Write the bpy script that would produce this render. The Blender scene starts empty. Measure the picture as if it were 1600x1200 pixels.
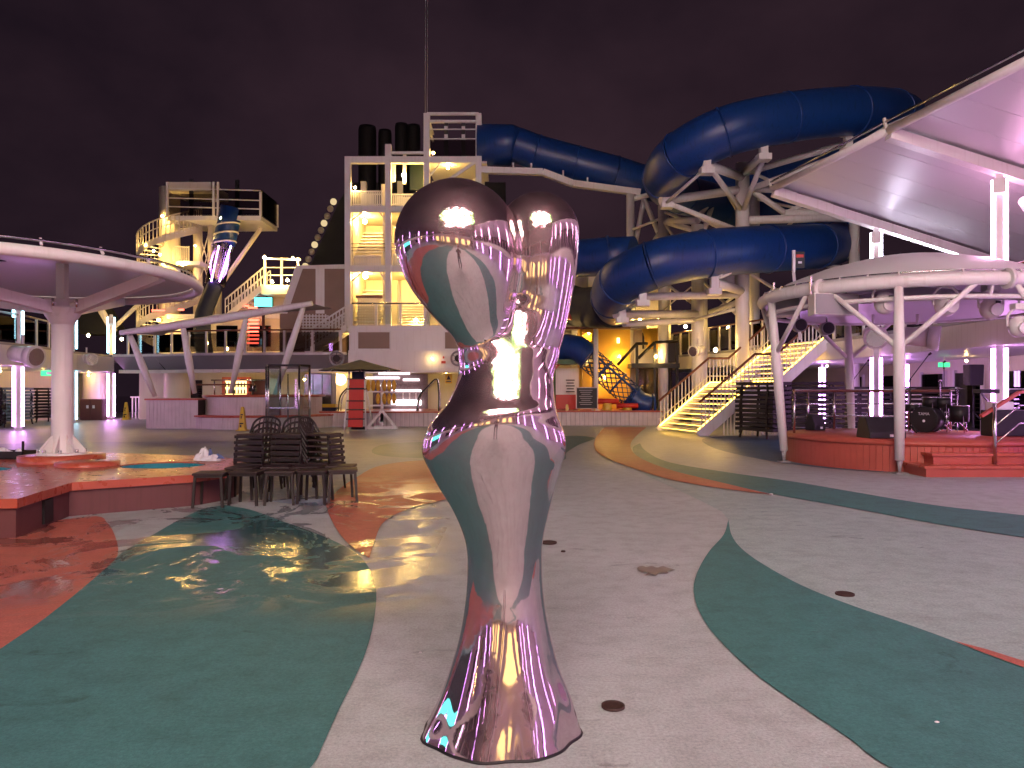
import bpy, bmesh, math, random, mathutils, mathutils.geometry
import numpy as np
from mathutils import Vector, Matrix

random.seed(7)
PI = math.pi
R = math.radians
sc = bpy.context.scene
col = sc.collection

# ------------------------------------------------------------------ camera, sky, exposure
CAMZ, FPX, HX, HY = 1.55, 1200.0, 800.0, 610.0
cam_d = bpy.data.cameras.new('camera')
cam_d.sensor_width = 36.0
cam_d.lens = 36.0 * FPX / 1600.0
cam_d.shift_y = 10.0 / 1600.0
cam_d.clip_start = 0.05
cam_d.clip_end = 6000.0
cam = bpy.data.objects.new('camera', cam_d)
col.objects.link(cam)
cam.location = (0, 0, CAMZ)
cam.rotation_euler = (R(90), 0, 0)
sc.camera = cam

world = bpy.data.worlds.new('World')
sc.world = world
world.use_nodes = True
wn, wl = world.node_tree.nodes, world.node_tree.links
wn.clear()
w_out = wn.new('ShaderNodeOutputWorld')
w_bg = wn.new('ShaderNodeBackground')
w_tc = wn.new('ShaderNodeTexCoord')
w_map = wn.new('ShaderNodeMapping')
w_map.inputs['Scale'].default_value = (1.0, 1.0, 1.5)
w_nz = wn.new('ShaderNodeTexNoise')
w_nz.inputs['Scale'].default_value = 1.5
w_nz.inputs['Detail'].default_value = 6.0
w_nz.inputs['Roughness'].default_value = 0.55
w_rp = wn.new('ShaderNodeValToRGB')
w_rp.color_ramp.elements[0].position = 0.36
w_rp.color_ramp.elements[0].color = (0.0016, 0.0013, 0.0034, 1)
w_rp.color_ramp.elements[1].position = 0.70
w_rp.color_ramp.elements[1].color = (0.0195, 0.0100, 0.0145, 1)
wl.new(w_tc.outputs['Generated'], w_map.inputs['Vector'])
wl.new(w_map.outputs['Vector'], w_nz.inputs['Vector'])
wl.new(w_nz.outputs['Fac'], w_rp.inputs['Fac'])
wl.new(w_rp.outputs['Color'], w_bg.inputs['Color'])
w_bg.inputs['Strength'].default_value = 1.0
wl.new(w_bg.outputs['Background'], w_out.inputs['Surface'])

sc.view_settings.view_transform = 'Standard'
sc.view_settings.look = 'None'
sc.view_settings.exposure = 0.72
sc.view_settings.gamma = 1.0
sc.view_settings.use_curve_mapping = False
sc.cycles.max_bounces = 10
sc.cycles.transparent_max_bounces = 16
sc.cycles.sample_clamp_indirect = 6.0
sc.cycles.use_denoising = True
sc.cycles.use_light_tree = True
sc.cycles.caustics_reflective = False
sc.cycles.caustics_refractive = False

# ------------------------------------------------------------------ helpers
def P(px, py, Y):
    return Vector(((px - HX) * Y / FPX, Y, CAMZ + (HY - py) * Y / FPX))

def G(px, py, z=0.0):
    Y = FPX * (CAMZ - z) / (py - HY)
    return Vector(((px - HX) * Y / FPX, Y, z))

def catmull(pts, n=6, closed=False):
    pts = [Vector(p) for p in pts]
    out = []
    m = len(pts)
    segs = m if closed else m - 1
    for i in range(segs):
        if closed:
            p0, p1, p2, p3 = pts[(i-1) % m], pts[i], pts[(i+1) % m], pts[(i+2) % m]
        else:
            p0, p1, p2, p3 = pts[max(i-1, 0)], pts[i], pts[i+1], pts[min(i+2, m-1)]
        # centripetal spacing: no overshoot between unevenly spaced points
        def gap(u, v): return max((v-u).length, 1e-4)**0.5
        if (p1-p0).length < 1e-6: p0 = p1 + (p1-p2)
        if (p3-p2).length < 1e-6: p3 = p2 + (p2-p1)
        t1 = gap(p0, p1); t2 = t1+gap(p1, p2); t3 = t2+gap(p2, p3)
        for k in range(n):
            t = t1 + (t2-t1)*k/n
            A1 = p0*((t1-t)/t1) + p1*(t/t1)
            A2 = p1*((t2-t)/(t2-t1)) + p2*((t-t1)/(t2-t1))
            A3 = p2*((t3-t)/(t3-t2)) + p3*((t-t2)/(t3-t2))
            B1 = A1*((t2-t)/t2) + A2*(t/t2)
            B2 = A2*((t3-t)/(t3-t1)) + A3*((t-t1)/(t3-t1))
            out.append(B1*((t2-t)/(t2-t1)) + B2*((t-t1)/(t2-t1)))
    if not closed:
        out.append(pts[-1])
    return out

ORG = {}

class MB:
    def __init__(self):
        self.v, self.f, self.s = [], [], []
    def add(self, vs, fs, smooth=False):
        b = len(self.v)
        self.v += [Vector(p) for p in vs]
        for f in fs:
            self.f.append([i + b for i in f]); self.s.append(smooth)
        return self
    def box(self, c, s, rz=0.0, M=None):
        hx, hy, hz = s[0]/2, s[1]/2, s[2]/2
        vs = [Vector((x, y, z)) for x in (-hx, hx) for y in (-hy, hy) for z in (-hz, hz)]
        if M is None:
            M = Matrix.Rotation(rz, 3, 'Z')
        vs = [M @ p + Vector(c) for p in vs]
        return self.add(vs, [(0,1,3,2), (4,6,7,5), (0,4,5,1), (2,3,7,6), (0,2,6,4), (1,5,7,3)])
    def span(self, lo, hi):
        return self.box([(a+b)/2 for a, b in zip(lo, hi)], [abs(b-a) for a, b in zip(lo, hi)])
    def bar(self, p0, p1, w, h=None):
        h = w if h is None else h
        p0, p1 = Vector(p0), Vector(p1)
        d = (p1 - p0); L = d.length; d.normalize()
        up = Vector((0, 0, 1)) if abs(d.z) < 0.95 else Vector((0, 1, 0))
        x = d.cross(up).normalized(); z = x.cross(d).normalized()
        M = Matrix((x, d, z)).transposed()
        return self.box((p0+p1)/2, (w, L, h), M=M)
    def tube(self, p0, p1, r, r1=None, n=10, cap=True):
        return self.path([p0, p1], [r, r if r1 is None else r1], n, cap=cap)
    def path(self, pts, r, n=12, closed=False, cap=True):
        pts = [Vector(p) for p in pts]
        m = len(pts)
        rs = r if isinstance(r, (list, tuple)) else [r]*m
        b = len(self.v)
        prev = None
        for i in range(m):
            if closed:
                t = (pts[(i+1) % m] - pts[(i-1) % m])
            else:
                t = pts[min(i+1, m-1)] - pts[max(i-1, 0)]
            t.normalize()
            if prev is None:
                a = Vector((0, 0, 1)) if abs(t.z) < 0.9 else Vector((1, 0, 0))
                x = t.cross(a).normalized()
            else:
                x = (prev - t*prev.dot(t)).normalized()
            prev = x
            y = t.cross(x)
            for k in range(n):
                a = 2*PI*k/n
                self.v.append(pts[i] + (x*math.cos(a) + y*math.sin(a))*rs[i])
        for i in range(m if closed else m-1):
            j = (i+1) % m
            for k in range(n):
                k2 = (k+1) % n
                self.f.append([b+i*n+k, b+i*n+k2, b+j*n+k2, b+j*n+k]); self.s.append(True)
        if cap and not closed:
            self.f.append([b+k for k in range(n)][::-1]); self.s.append(False)
            self.f.append([b+(m-1)*n+k for k in range(n)]); self.s.append(False)
        return self
    def lathe(self, c, prof, n=24, a0=0.0, a1=2*PI, smooth=True):
        c = Vector(c); b = len(self.v); m = len(prof)
        full = abs(a1-a0-2*PI) < 1e-6
        cnt = n if full else n+1
        for k in range(cnt):
            a = a0 + (a1-a0)*k/n
            for (r, z) in prof:
                self.v.append(c + Vector((r*math.cos(a), r*math.sin(a), z)))
        for k in range(n):
            k2 = (k+1) % cnt
            for i in range(m-1):
                self.f.append([b+k*m+i, b+k2*m+i, b+k2*m+i+1, b+k*m+i+1]); self.s.append(smooth)
        return self
    def prism(self, poly, z0, z1):
        n = len(poly)
        vs = [Vector((p[0], p[1], z0)) for p in poly] + [Vector((p[0], p[1], z1)) for p in poly]
        fs = [list(range(n))[::-1], list(range(n, 2*n))] + [[i, (i+1) % n, n+(i+1) % n, n+i] for i in range(n)]
        return self.add(vs, fs)
    def slabpoly(self, poly, nrm):
        poly = [Vector(p) for p in poly]; n = len(poly); d = Vector(nrm)
        vs = poly + [p + d for p in poly]
        fs = [list(range(n))[::-1], list(range(n, 2*n))] + [[i, (i+1) % n, n+(i+1) % n, n+i] for i in range(n)]
        return self.add(vs, fs)
    def ball(self, c, r, n=12, sq=(1, 1, 1)):
        c = Vector(c); b = len(self.v); m = max(6, n//2)
        for i in range(m+1):
            th = PI*i/m
            for k in range(n):
                a = 2*PI*k/n
                self.v.append(c + Vector((r*sq[0]*math.sin(th)*math.cos(a), r*sq[1]*math.sin(th)*math.sin(a), r*sq[2]*math.cos(th))))
        for i in range(m):
            for k in range(n):
                k2 = (k+1) % n
                self.f.append([b+i*n+k, b+(i+1)*n+k, b+(i+1)*n+k2, b+i*n+k2]); self.s.append(True)
        return self
    def build(self, name, mat, parent=None, label=None, cat=None, group=None, kind=None, bevel=0.0, org=None):
        o3 = ORG[parent.name] if parent is not None else (Vector(org) if org is not None else None)
        if o3 is None:
            xs = [p.x for p in self.v]; ys = [p.y for p in self.v]; zs = [p.z for p in self.v]
            o3 = Vector(((min(xs)+max(xs))/2, (min(ys)+max(ys))/2, min(zs)))
        me = bpy.data.meshes.new(name)
        me.from_pydata([tuple(p - o3) for p in self.v], [], self.f)
        me.polygons.foreach_set('use_smooth', self.s)
        me.update()
        if isinstance(mat, bpy.types.Material):
            me.materials.append(mat)
        o = bpy.data.objects.new(name, me)
        col.objects.link(o)
        if parent is not None:
            o.parent = parent
        else:
            o.location = o3
        ORG[o.name] = o3
        if bevel > 0:
            bv = o.modifiers.new('bevel', 'BEVEL'); bv.width = bevel; bv.segments = 2; bv.limit_method = 'ANGLE'
        tag(o, label, cat, group, kind)
        return o

def tag(o, label=None, cat=None, group=None, kind=None):
    if label: o['label'] = label
    if cat: o['category'] = cat
    if group: o['group'] = group
    if kind: o['kind'] = kind
    return o

def thing(name, label, cat, loc=(0, 0, 0), group=None):
    o = bpy.data.objects.new(name, None)
    o.empty_display_size = 0.2
    col.objects.link(o)
    o.location = loc
    ORG[o.name] = Vector(loc)
    return tag(o, label, cat, group)

def copy_tree(o, loc=None, rz=None, label=None, group=None, parent=None):
    c = o.copy(); col.objects.link(c); c.parent = parent
    if loc is not None: c.location = loc
    if rz is not None: c.rotation_euler = (0, 0, rz)
    if label: c['label'] = label
    if group: c['group'] = group
    for ch in list(o.children):
        copy_tree(ch, parent=c)
    return c

def share(proto, parent, loc, rz=0.0, M=None):
    """another piece with the same mesh: loc in world coordinates"""
    c = proto.copy(); col.objects.link(c); c.parent = parent
    c.location = Vector(loc) - ORG[parent.name]
    if M is not None: c.rotation_euler = M.to_euler()
    else: c.rotation_euler = (0, 0, rz)
    ORG[c.name] = Vector(loc)
    return c

# ------------------------------------------------------------------ materials
MATS = {}
def base(name):
    m = bpy.data.materials.new(name); m.use_nodes = True
    nt = m.node_tree
    return m, nt.nodes, nt.links, nt.nodes['Principled BSDF']

def paint(name, c, rough=0.45, metal=0.0, var=0.10, scale=1.5, bump=0.0, bscale=40.0, rvar=0.12, coat=0.0, streak=0.0):
    m, n, l, b = base(name)
    tc = n.new('ShaderNodeTexCoord')
    geo = n.new('ShaderNodeNewGeometry')
    nz = n.new('ShaderNodeTexNoise'); nz.inputs['Scale'].default_value = scale; nz.inputs['Detail'].default_value = 7
    l.new(geo.outputs['Position'], nz.inputs['Vector'])
    mx = n.new('ShaderNodeMix'); mx.data_type = 'RGBA'
    k = 1 - var*1.6
    mx.inputs['A'].default_value = (c[0]*k, c[1]*k, c[2]*k, 1)
    k = 1 + var
    mx.inputs['B'].default_value = (min(c[0]*k, 1), min(c[1]*k, 1), min(c[2]*k, 1), 1)
    l.new(nz.outputs['Fac'], mx.inputs['Factor'])
    outc = mx.outputs['Result']
    if streak > 0:
        mp = n.new('ShaderNodeMapping'); mp.inputs['Scale'].default_value = (6, 6, 0.35)
        n2 = n.new('ShaderNodeTexNoise'); n2.inputs['Scale'].default_value = 2.0; n2.inputs['Detail'].default_value = 5
        l.new(geo.outputs['Position'], mp.inputs['Vector']); l.new(mp.outputs['Vector'], n2.inputs['Vector'])
        rp = n.new('ShaderNodeValToRGB'); rp.color_ramp.elements[0].position = 0.30; rp.color_ramp.elements[1].position = 0.46
        rp.color_ramp.elements[0].color = (1-streak, 1-streak*1.1, 1-streak*1.3, 1); rp.color_ramp.elements[1].color = (1, 1, 1, 1)
        l.new(n2.outputs['Fac'], rp.inputs['Fac'])
        m2 = n.new('ShaderNodeMix'); m2.data_type = 'RGBA'; m2.blend_type = 'MULTIPLY'; m2.inputs['Factor'].default_value = 1
        l.new(outc, m2.inputs['A']); l.new(rp.outputs['Color'], m2.inputs['B'])
        outc = m2.outputs['Result']
    l.new(outc, b.inputs['Base Color'])
    mr = n.new('ShaderNodeMapRange')
    mr.inputs['To Min'].default_value = max(rough - rvar, 0.02); mr.inputs['To Max'].default_value = min(rough + rvar, 1)
    n3 = n.new('ShaderNodeTexNoise'); n3.inputs['Scale'].default_value = scale*3.1; n3.inputs['Detail'].default_value = 4
    l.new(geo.outputs['Position'], n3.inputs['Vector'])
    l.new(n3.outputs['Fac'], mr.inputs['Value']); l.new(mr.outputs['Result'], b.inputs['Roughness'])
    b.inputs['Metallic'].default_value = metal
    b.inputs['Coat Weight'].default_value = coat
    if bump > 0:
        nb = n.new('ShaderNodeTexNoise'); nb.inputs['Scale'].default_value = bscale; nb.inputs['Detail'].default_value = 3
        l.new(geo.outputs['Position'], nb.inputs['Vector'])
        bp = n.new('ShaderNodeBump'); bp.inputs['Strength'].default_value = bump; bp.inputs['Distance'].default_value = 0.02
        l.new(nb.outputs['Fac'], bp.inputs['Height']); l.new(bp.outputs['Normal'], b.inputs['Normal'])
    MATS[name] = m
    return m

def emit(name, c, s):
    m = bpy.data.materials.new(name); m.use_nodes = True
    n, l = m.node_tree.nodes, m.node_tree.links
    n.clear()
    o = n.new('ShaderNodeOutputMaterial'); e = n.new('ShaderNodeEmission')
    e.inputs['Color'].default_value = (*c, 1); e.inputs['Strength'].default_value = s
    l.new(e.outputs[0], o.inputs['Surface'])
    MATS[name] = m
    return m

def glass(name, tint=(0.9, 0.93, 0.92), refl=1.0, rough=0.02):
    m = bpy.data.materials.new(name); m.use_nodes = True
    n, l = m.node_tree.nodes, m.node_tree.links
    n.clear()
    o = n.new('ShaderNodeOutputMaterial')
    t = n.new('ShaderNodeBsdfTransparent'); t.inputs['Color'].default_value = (*tint, 1)
    g = n.new('ShaderNodeBsdfGlossy'); g.inputs['Roughness'].default_value = rough
    fr = n.new('ShaderNodeFresnel'); fr.inputs['IOR'].default_value = 1.5
    mx = n.new('ShaderNodeMixShader')
    ml = n.new('ShaderNodeMath'); ml.operation = 'MULTIPLY'; ml.inputs[1].default_value = refl
    l.new(fr.outputs[0], ml.inputs[0]); l.new(ml.outputs[0], mx.inputs[0])
    l.new(t.outputs[0], mx.inputs[1]); l.new(g.outputs[0], mx.inputs[2]); l.new(mx.outputs[0], o.inputs['Surface'])
    MATS[name] = m
    return m

def deck_paint(name, c, region=0.0):
    """painted resin deck: mottled colour, footworn stains, wet film (smooth, darker) in patches"""
    m, n, l, b = base(name)
    geo = n.new('ShaderNodeNewGeometry')
    def noise(s, d=6, rough=0.6, vec=None, dist=0.0):
        q = n.new('ShaderNodeTexNoise'); q.inputs['Scale'].default_value = s; q.inputs['Detail'].default_value = d
        q.inputs['Roughness'].default_value = rough; q.inputs['Distortion'].default_value = dist
        l.new(vec if vec else geo.outputs['Position'], q.inputs['Vector'])
        return q
    def ramp(src, p0, p1, c0=(0, 0, 0, 1), c1=(1, 1, 1, 1)):
        q = n.new('ShaderNodeValToRGB'); e = q.color_ramp.elements
        e[0].position, e[1].position, e[0].color, e[1].color = p0, p1, c0, c1
        l.new(src, q.inputs['Fac']); return q
    def mul(a, bb):
        q = n.new('ShaderNodeMath'); q.operation = 'MULTIPLY'
        for i, s in enumerate((a, bb)):
            if isinstance(s, (int, float)): q.inputs[i].default_value = s
            else: l.new(s, q.inputs[i])
        return q.outputs[0]
    # wet film: stronger on the port side and farther along the deck, as hosed down
    sep = n.new('ShaderNodeSeparateXYZ'); l.new(geo.outputs['Position'], sep.inputs[0])
    def mrange(src, a, bb, t0=0.0, t1=1.0):
        q = n.new('ShaderNodeMapRange'); q.interpolation_type = 'SMOOTHSTEP'
        q.inputs['From Min'].default_value = a; q.inputs['From Max'].default_value = bb
        q.inputs['To Min'].default_value = t0; q.inputs['To Max'].default_value = t1
        l.new(src, q.inputs['Value']); return q.outputs['Result']
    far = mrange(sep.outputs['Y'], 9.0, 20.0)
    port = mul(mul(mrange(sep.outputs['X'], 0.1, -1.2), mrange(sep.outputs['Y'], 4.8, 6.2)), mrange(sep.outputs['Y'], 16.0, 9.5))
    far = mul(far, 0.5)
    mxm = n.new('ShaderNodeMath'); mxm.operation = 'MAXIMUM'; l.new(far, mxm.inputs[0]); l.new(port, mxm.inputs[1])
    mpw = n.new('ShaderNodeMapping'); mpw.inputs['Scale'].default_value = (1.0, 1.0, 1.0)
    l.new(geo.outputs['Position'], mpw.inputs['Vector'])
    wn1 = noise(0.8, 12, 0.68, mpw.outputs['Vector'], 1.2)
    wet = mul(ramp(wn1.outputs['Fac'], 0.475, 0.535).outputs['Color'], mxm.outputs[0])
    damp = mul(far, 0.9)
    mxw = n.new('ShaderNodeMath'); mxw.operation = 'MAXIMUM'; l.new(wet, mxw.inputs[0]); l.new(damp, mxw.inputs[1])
    # colour
    big = noise(0.8, 5); fine = noise(60, 3, 0.7); mid = noise(4.5, 8, 0.7)
    mx = n.new('ShaderNodeMix'); mx.data_type = 'RGBA'
    mx.inputs['A'].default_value = (c[0]*0.80, c[1]*0.80, c[2]*0.80, 1); mx.inputs['B'].default_value = (min(1, c[0]*1.15), min(1, c[1]*1.15), min(1, c[2]*1.15), 1)
    l.new(big.outputs['Fac'], mx.inputs['Factor'])
    def multc(a, fac_col):
        q = n.new('ShaderNodeMix'); q.data_type = 'RGBA'; q.blend_type = 'MULTIPLY'; q.inputs['Factor'].default_value = 1
        l.new(a, q.inputs['A']); l.new(fac_col, q.inputs['B']); return q.outputs['Result']
    cc = multc(mx.outputs['Result'], ramp(fine.outputs['Fac'], 0.3, 0.7, (0.76, 0.76, 0.76, 1), (1.14, 1.14, 1.14, 1)).outputs['Color'])
    cc = multc(cc, ramp(mid.outputs['Fac'], 0.32, 0.55, (0.80, 0.78, 0.77, 1), (1, 1, 1, 1)).outputs['Color'])
    st_map = n.new('ShaderNodeMapping'); st_map.inputs['Scale'].default_value = (0.9, 2.0, 1.0); st_map.inputs['Location'].default_value = (3.1, 1.7, 0)
    l.new(geo.outputs['Position'], st_map.inputs['Vector'])
    st = noise(1.6, 9, 0.65, st_map.outputs['Vector'], 0.9)
    cc = multc(cc, ramp(st.outputs['Fac'], 0.30, 0.37, (0.62, 0.60, 0.59, 1), (1, 1, 1, 1)).outputs['Color'])
    vo = n.new('ShaderNodeTexVoronoi'); vo.inputs['Scale'].default_value = 130.0; l.new(geo.outputs['Position'], vo.inputs['Vector'])
    cc = multc(cc, ramp(vo.outputs['Distance'], 0.05, 0.32, (0.72, 0.72, 0.72, 1), (1.05, 1.05, 1.05, 1)).outputs['Color'])
    sc_map = n.new('ShaderNodeMapping'); sc_map.inputs['Scale'].default_value = (1.2, 9.0, 1.0); sc_map.inputs['Rotation'].default_value = (0, 0, 0.5)
    l.new(geo.outputs['Position'], sc_map.inputs['Vector'])
    scf = noise(2.6, 10, 0.72, sc_map.outputs['Vector'], 0.3)
    cc = multc(cc, ramp(scf.outputs['Fac'], 0.33, 0.42, (0.83, 0.82, 0.81, 1), (1, 1, 1, 1)).outputs['Color'])
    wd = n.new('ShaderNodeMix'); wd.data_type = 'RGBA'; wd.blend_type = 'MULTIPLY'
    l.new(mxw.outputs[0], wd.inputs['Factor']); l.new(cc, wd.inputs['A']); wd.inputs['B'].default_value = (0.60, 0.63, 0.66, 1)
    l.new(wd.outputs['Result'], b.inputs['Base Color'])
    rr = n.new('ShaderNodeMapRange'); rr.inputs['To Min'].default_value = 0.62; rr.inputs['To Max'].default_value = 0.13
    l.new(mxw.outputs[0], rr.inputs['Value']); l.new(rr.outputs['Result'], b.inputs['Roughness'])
    b.inputs['Specular IOR Level'].default_value = 0.24
    bp = n.new('ShaderNodeBump'); bp.inputs['Distance'].default_value = 0.004
    bs = n.new('ShaderNodeMapRange'); bs.inputs['To Min'].default_value = 0.5; bs.inputs['To Max'].default_value = 0.06
    l.new(mxw.outputs[0], bs.inputs['Value']); l.new(bs.outputs['Result'], bp.inputs['Strength'])
    fb = noise(90, 2); l.new(fb.outputs['Fac'], bp.inputs['Height'])
    bp2 = n.new('ShaderNodeBump'); bp2.inputs['Distance'].default_value = 0.02; bp2.inputs['Strength'].default_value = 0.045
    wv = noise(5.0, 3); l.new(wv.outputs['Fac'], bp2.inputs['Height']); l.new(bp.outputs['Normal'], bp2.inputs['Normal'])
    l.new(bp2.outputs['Normal'], b.inputs['Normal'])
    MATS[name] = m
    return m

white = paint('white_paint', (0.76, 0.74, 0.72), 0.38, var=0.05, streak=0.09)
white2 = paint('white_steel', (0.70, 0.68, 0.66), 0.33, var=0.07, scale=2.5, streak=0.10)
cream = paint('cream_wall', (0.66, 0.60, 0.50), 0.5, var=0.06, streak=0.07)
membrane = paint('canopy_panel', (0.66, 0.65, 0.66), 0.36, var=0.03, scale=0.5, rvar=0.04)
greypan = paint('grey_panel', (0.30, 0.29, 0.31), 0.42, var=0.08)
taupe = paint('taupe_panel', (0.26, 0.17, 0.12), 0.5, var=0.12)
orange = paint('terracotta_coping', (0.45, 0.10, 0.055), 0.31, var=0.16, scale=2.2, rvar=0.16, bump=0.05)
orange_d = paint('terracotta_plank', (0.42, 0.085, 0.055), 0.48, var=0.14, scale=3.0)
maroon = paint('maroon_cladding', (0.13, 0.045, 0.042), 0.5, var=0.15, streak=0.2)
plankm = paint('pale_plank', (0.60, 0.53, 0.52), 0.5, var=0.14, scale=3.0, streak=0.2)
brown = paint('dark_brown_frame', (0.012, 0.007, 0.0065), 0.5, var=0.2)
brown2 = paint('brown_weave', (0.026, 0.013, 0.012), 0.6, var=0.2, scale=5)
black = paint('black_plastic', (0.006, 0.006, 0.007), 0.55, var=0.2)
blackm = paint('funnel_black', (0.010, 0.010, 0.011), 0.6, var=0.2)
steel = paint('stainless', (0.60, 0.60, 0.61), 0.22, metal=1.0, var=0.06)
wood = paint('handrail_wood', (0.16, 0.055, 0.025), 0.35, var=0.25, scale=6)
blue = paint('slide_blue', (0.008, 0.046, 0.21), 0.40, var=0.12, scale=0.8, coat=0.0, rvar=0.08, streak=0.25)
navy = paint('navy_fabric', (0.009, 0.015, 0.048), 0.8, var=0.15)
yellow = paint('yellow_plastic', (0.62, 0.42, 0.03), 0.4, var=0.1)
playyel = paint('play_yellow', (0.62, 0.36, 0.03), 0.42, var=0.1)
red = paint('red_plastic', (0.55, 0.035, 0.02), 0.38, var=0.1)
green = paint('green_paint', (0.04, 0.12, 0.035), 0.5, var=0.15)
dgreen = paint('dark_green_panel', (0.012, 0.03, 0.026), 0.5, var=0.15)
teal_in = paint('tub_teal', (0.03, 0.26, 0.32), 0.3, var=0.1)
towel = paint('towel_cloth', (0.72, 0.72, 0.76), 0.9, var=0.08)
towelb = paint('towel_blue', (0.10, 0.15, 0.32), 0.9, var=0.1)
stone = paint('stone_wall', (0.16, 0.12, 0.12), 0.7, var=0.45, scale=18, bump=0.6, bscale=14)
rust = paint('drain_iron', (0.035, 0.014, 0.010), 0.7, var=0.3, scale=20)
rope = paint('blue_net', (0.02, 0.05, 0.13), 0.8, var=0.2)
clear = glass('clear_glass')
tintg = glass('tinted_glass', (0.55, 0.52, 0.52), 1.2)
darkgl = glass('dark_window', (0.12, 0.11, 0.12), 1.5)
soft_glass = glass('shower_glass', (0.86, 0.90, 0.90), 0.45)
tub_clear = glass('clear_slide', (0.80, 0.74, 0.80), 1.8)

e_purple = emit('tube_purple', (0.70, 0.30, 1.0), 19.0)
e_pink = emit('tube_pink', (0.90, 0.38, 1.0), 19.0)
e_roofpink = emit('tube_pink_tall', (1.0, 0.44, 0.80), 24.0)
e_cyan = emit('tube_cyan', (0.40, 0.82, 1.0), 7.0)
e_warm = emit('lamp_warm', (1.0, 0.61, 0.16), 440.0)
e_warm_small = emit('lamp_warm_small', (1.0, 0.66, 0.24), 180.0)
e_strip = emit('stair_strip_light', (1.0, 0.55, 0.07), 9.0)
e_green = emit('exit_green', (0.05, 0.75, 0.22), 1.6)
e_whitep = emit('slit_light', (1.0, 0.80, 0.85), 4.0)
e_red = emit('neon_red', (1.0, 0.10, 0.06), 4.0)
e_teal = emit('screen_teal', (0.10, 0.75, 0.70), 2.5)
e_blue = emit('lamp_blue', (0.05, 0.30, 1.0), 4.0)

def chrome():
    """polished steel with a thin hazy film of dust and salt: sharp mirror lobe plus a weak broad lobe"""
    m, n, l, b = base('mirror_chrome')
    b.inputs['Base Color'].default_value = (0.62, 0.54, 0.54, 1)
    b.inputs['Metallic'].default_value = 1.0
    geo = n.new('ShaderNodeNewGeometry')
    nz = n.new('ShaderNodeTexNoise'); nz.inputs['Scale'].default_value = 5.0; nz.inputs['Detail'].default_value = 8
    l.new(geo.outputs['Position'], nz.inputs['Vector'])
    mr = n.new('ShaderNodeMapRange'); mr.inputs['From Min'].default_value = 0.35; mr.inputs['From Max'].default_value = 0.7
    mr.inputs['To Min'].default_value = 0.03; mr.inputs['To Max'].default_value = 0.09
    l.new(nz.outputs['Fac'], mr.inputs['Value']); l.new(mr.outputs['Result'], b.inputs['Roughness'])
    n2 = n.new('ShaderNodeTexNoise'); n2.inputs['Scale'].default_value = 9.0; n2.inputs['Detail'].default_value = 1
    l.new(geo.outputs['Position'], n2.inputs['Vector'])
    bp = n.new('ShaderNodeBump'); bp.inputs['Strength'].default_value = 0.08; bp.inputs['Distance'].default_value = 0.01
    l.new(n2.outputs['Fac'], bp.inputs['Height']); l.new(bp.outputs['Normal'], b.inputs['Normal'])
    h = n.new('ShaderNodeBsdfPrincipled')
    h.inputs['Base Color'].default_value = (0.62, 0.42, 0.45, 1); h.inputs['Metallic'].default_value = 1.0; h.inputs['Roughness'].default_value = 0.52
    n3 = n.new('ShaderNodeTexNoise'); n3.inputs['Scale'].default_value = 14.0; n3.inputs['Detail'].default_value = 9; n3.inputs['Roughness'].default_value = 0.7
    l.new(geo.outputs['Position'], n3.inputs['Vector'])
    m3 = n.new('ShaderNodeMapRange'); m3.inputs['From Min'].default_value = 0.3; m3.inputs['From Max'].default_value = 0.75
    m3.inputs['To Min'].default_value = 0.08; m3.inputs['To Max'].default_value = 0.24
    l.new(n3.outputs['Fac'], m3.inputs['Value'])
    mx = n.new('ShaderNodeMixShader')
    l.new(m3.outputs['Result'], mx.inputs[0]); l.new(b.outputs[0], mx.inputs[1]); l.new(h.outputs[0], mx.inputs[2])
    l.new(mx.outputs[0], n['Material Output'].inputs['Surface'])
    return m
chrome_m = chrome()

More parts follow.
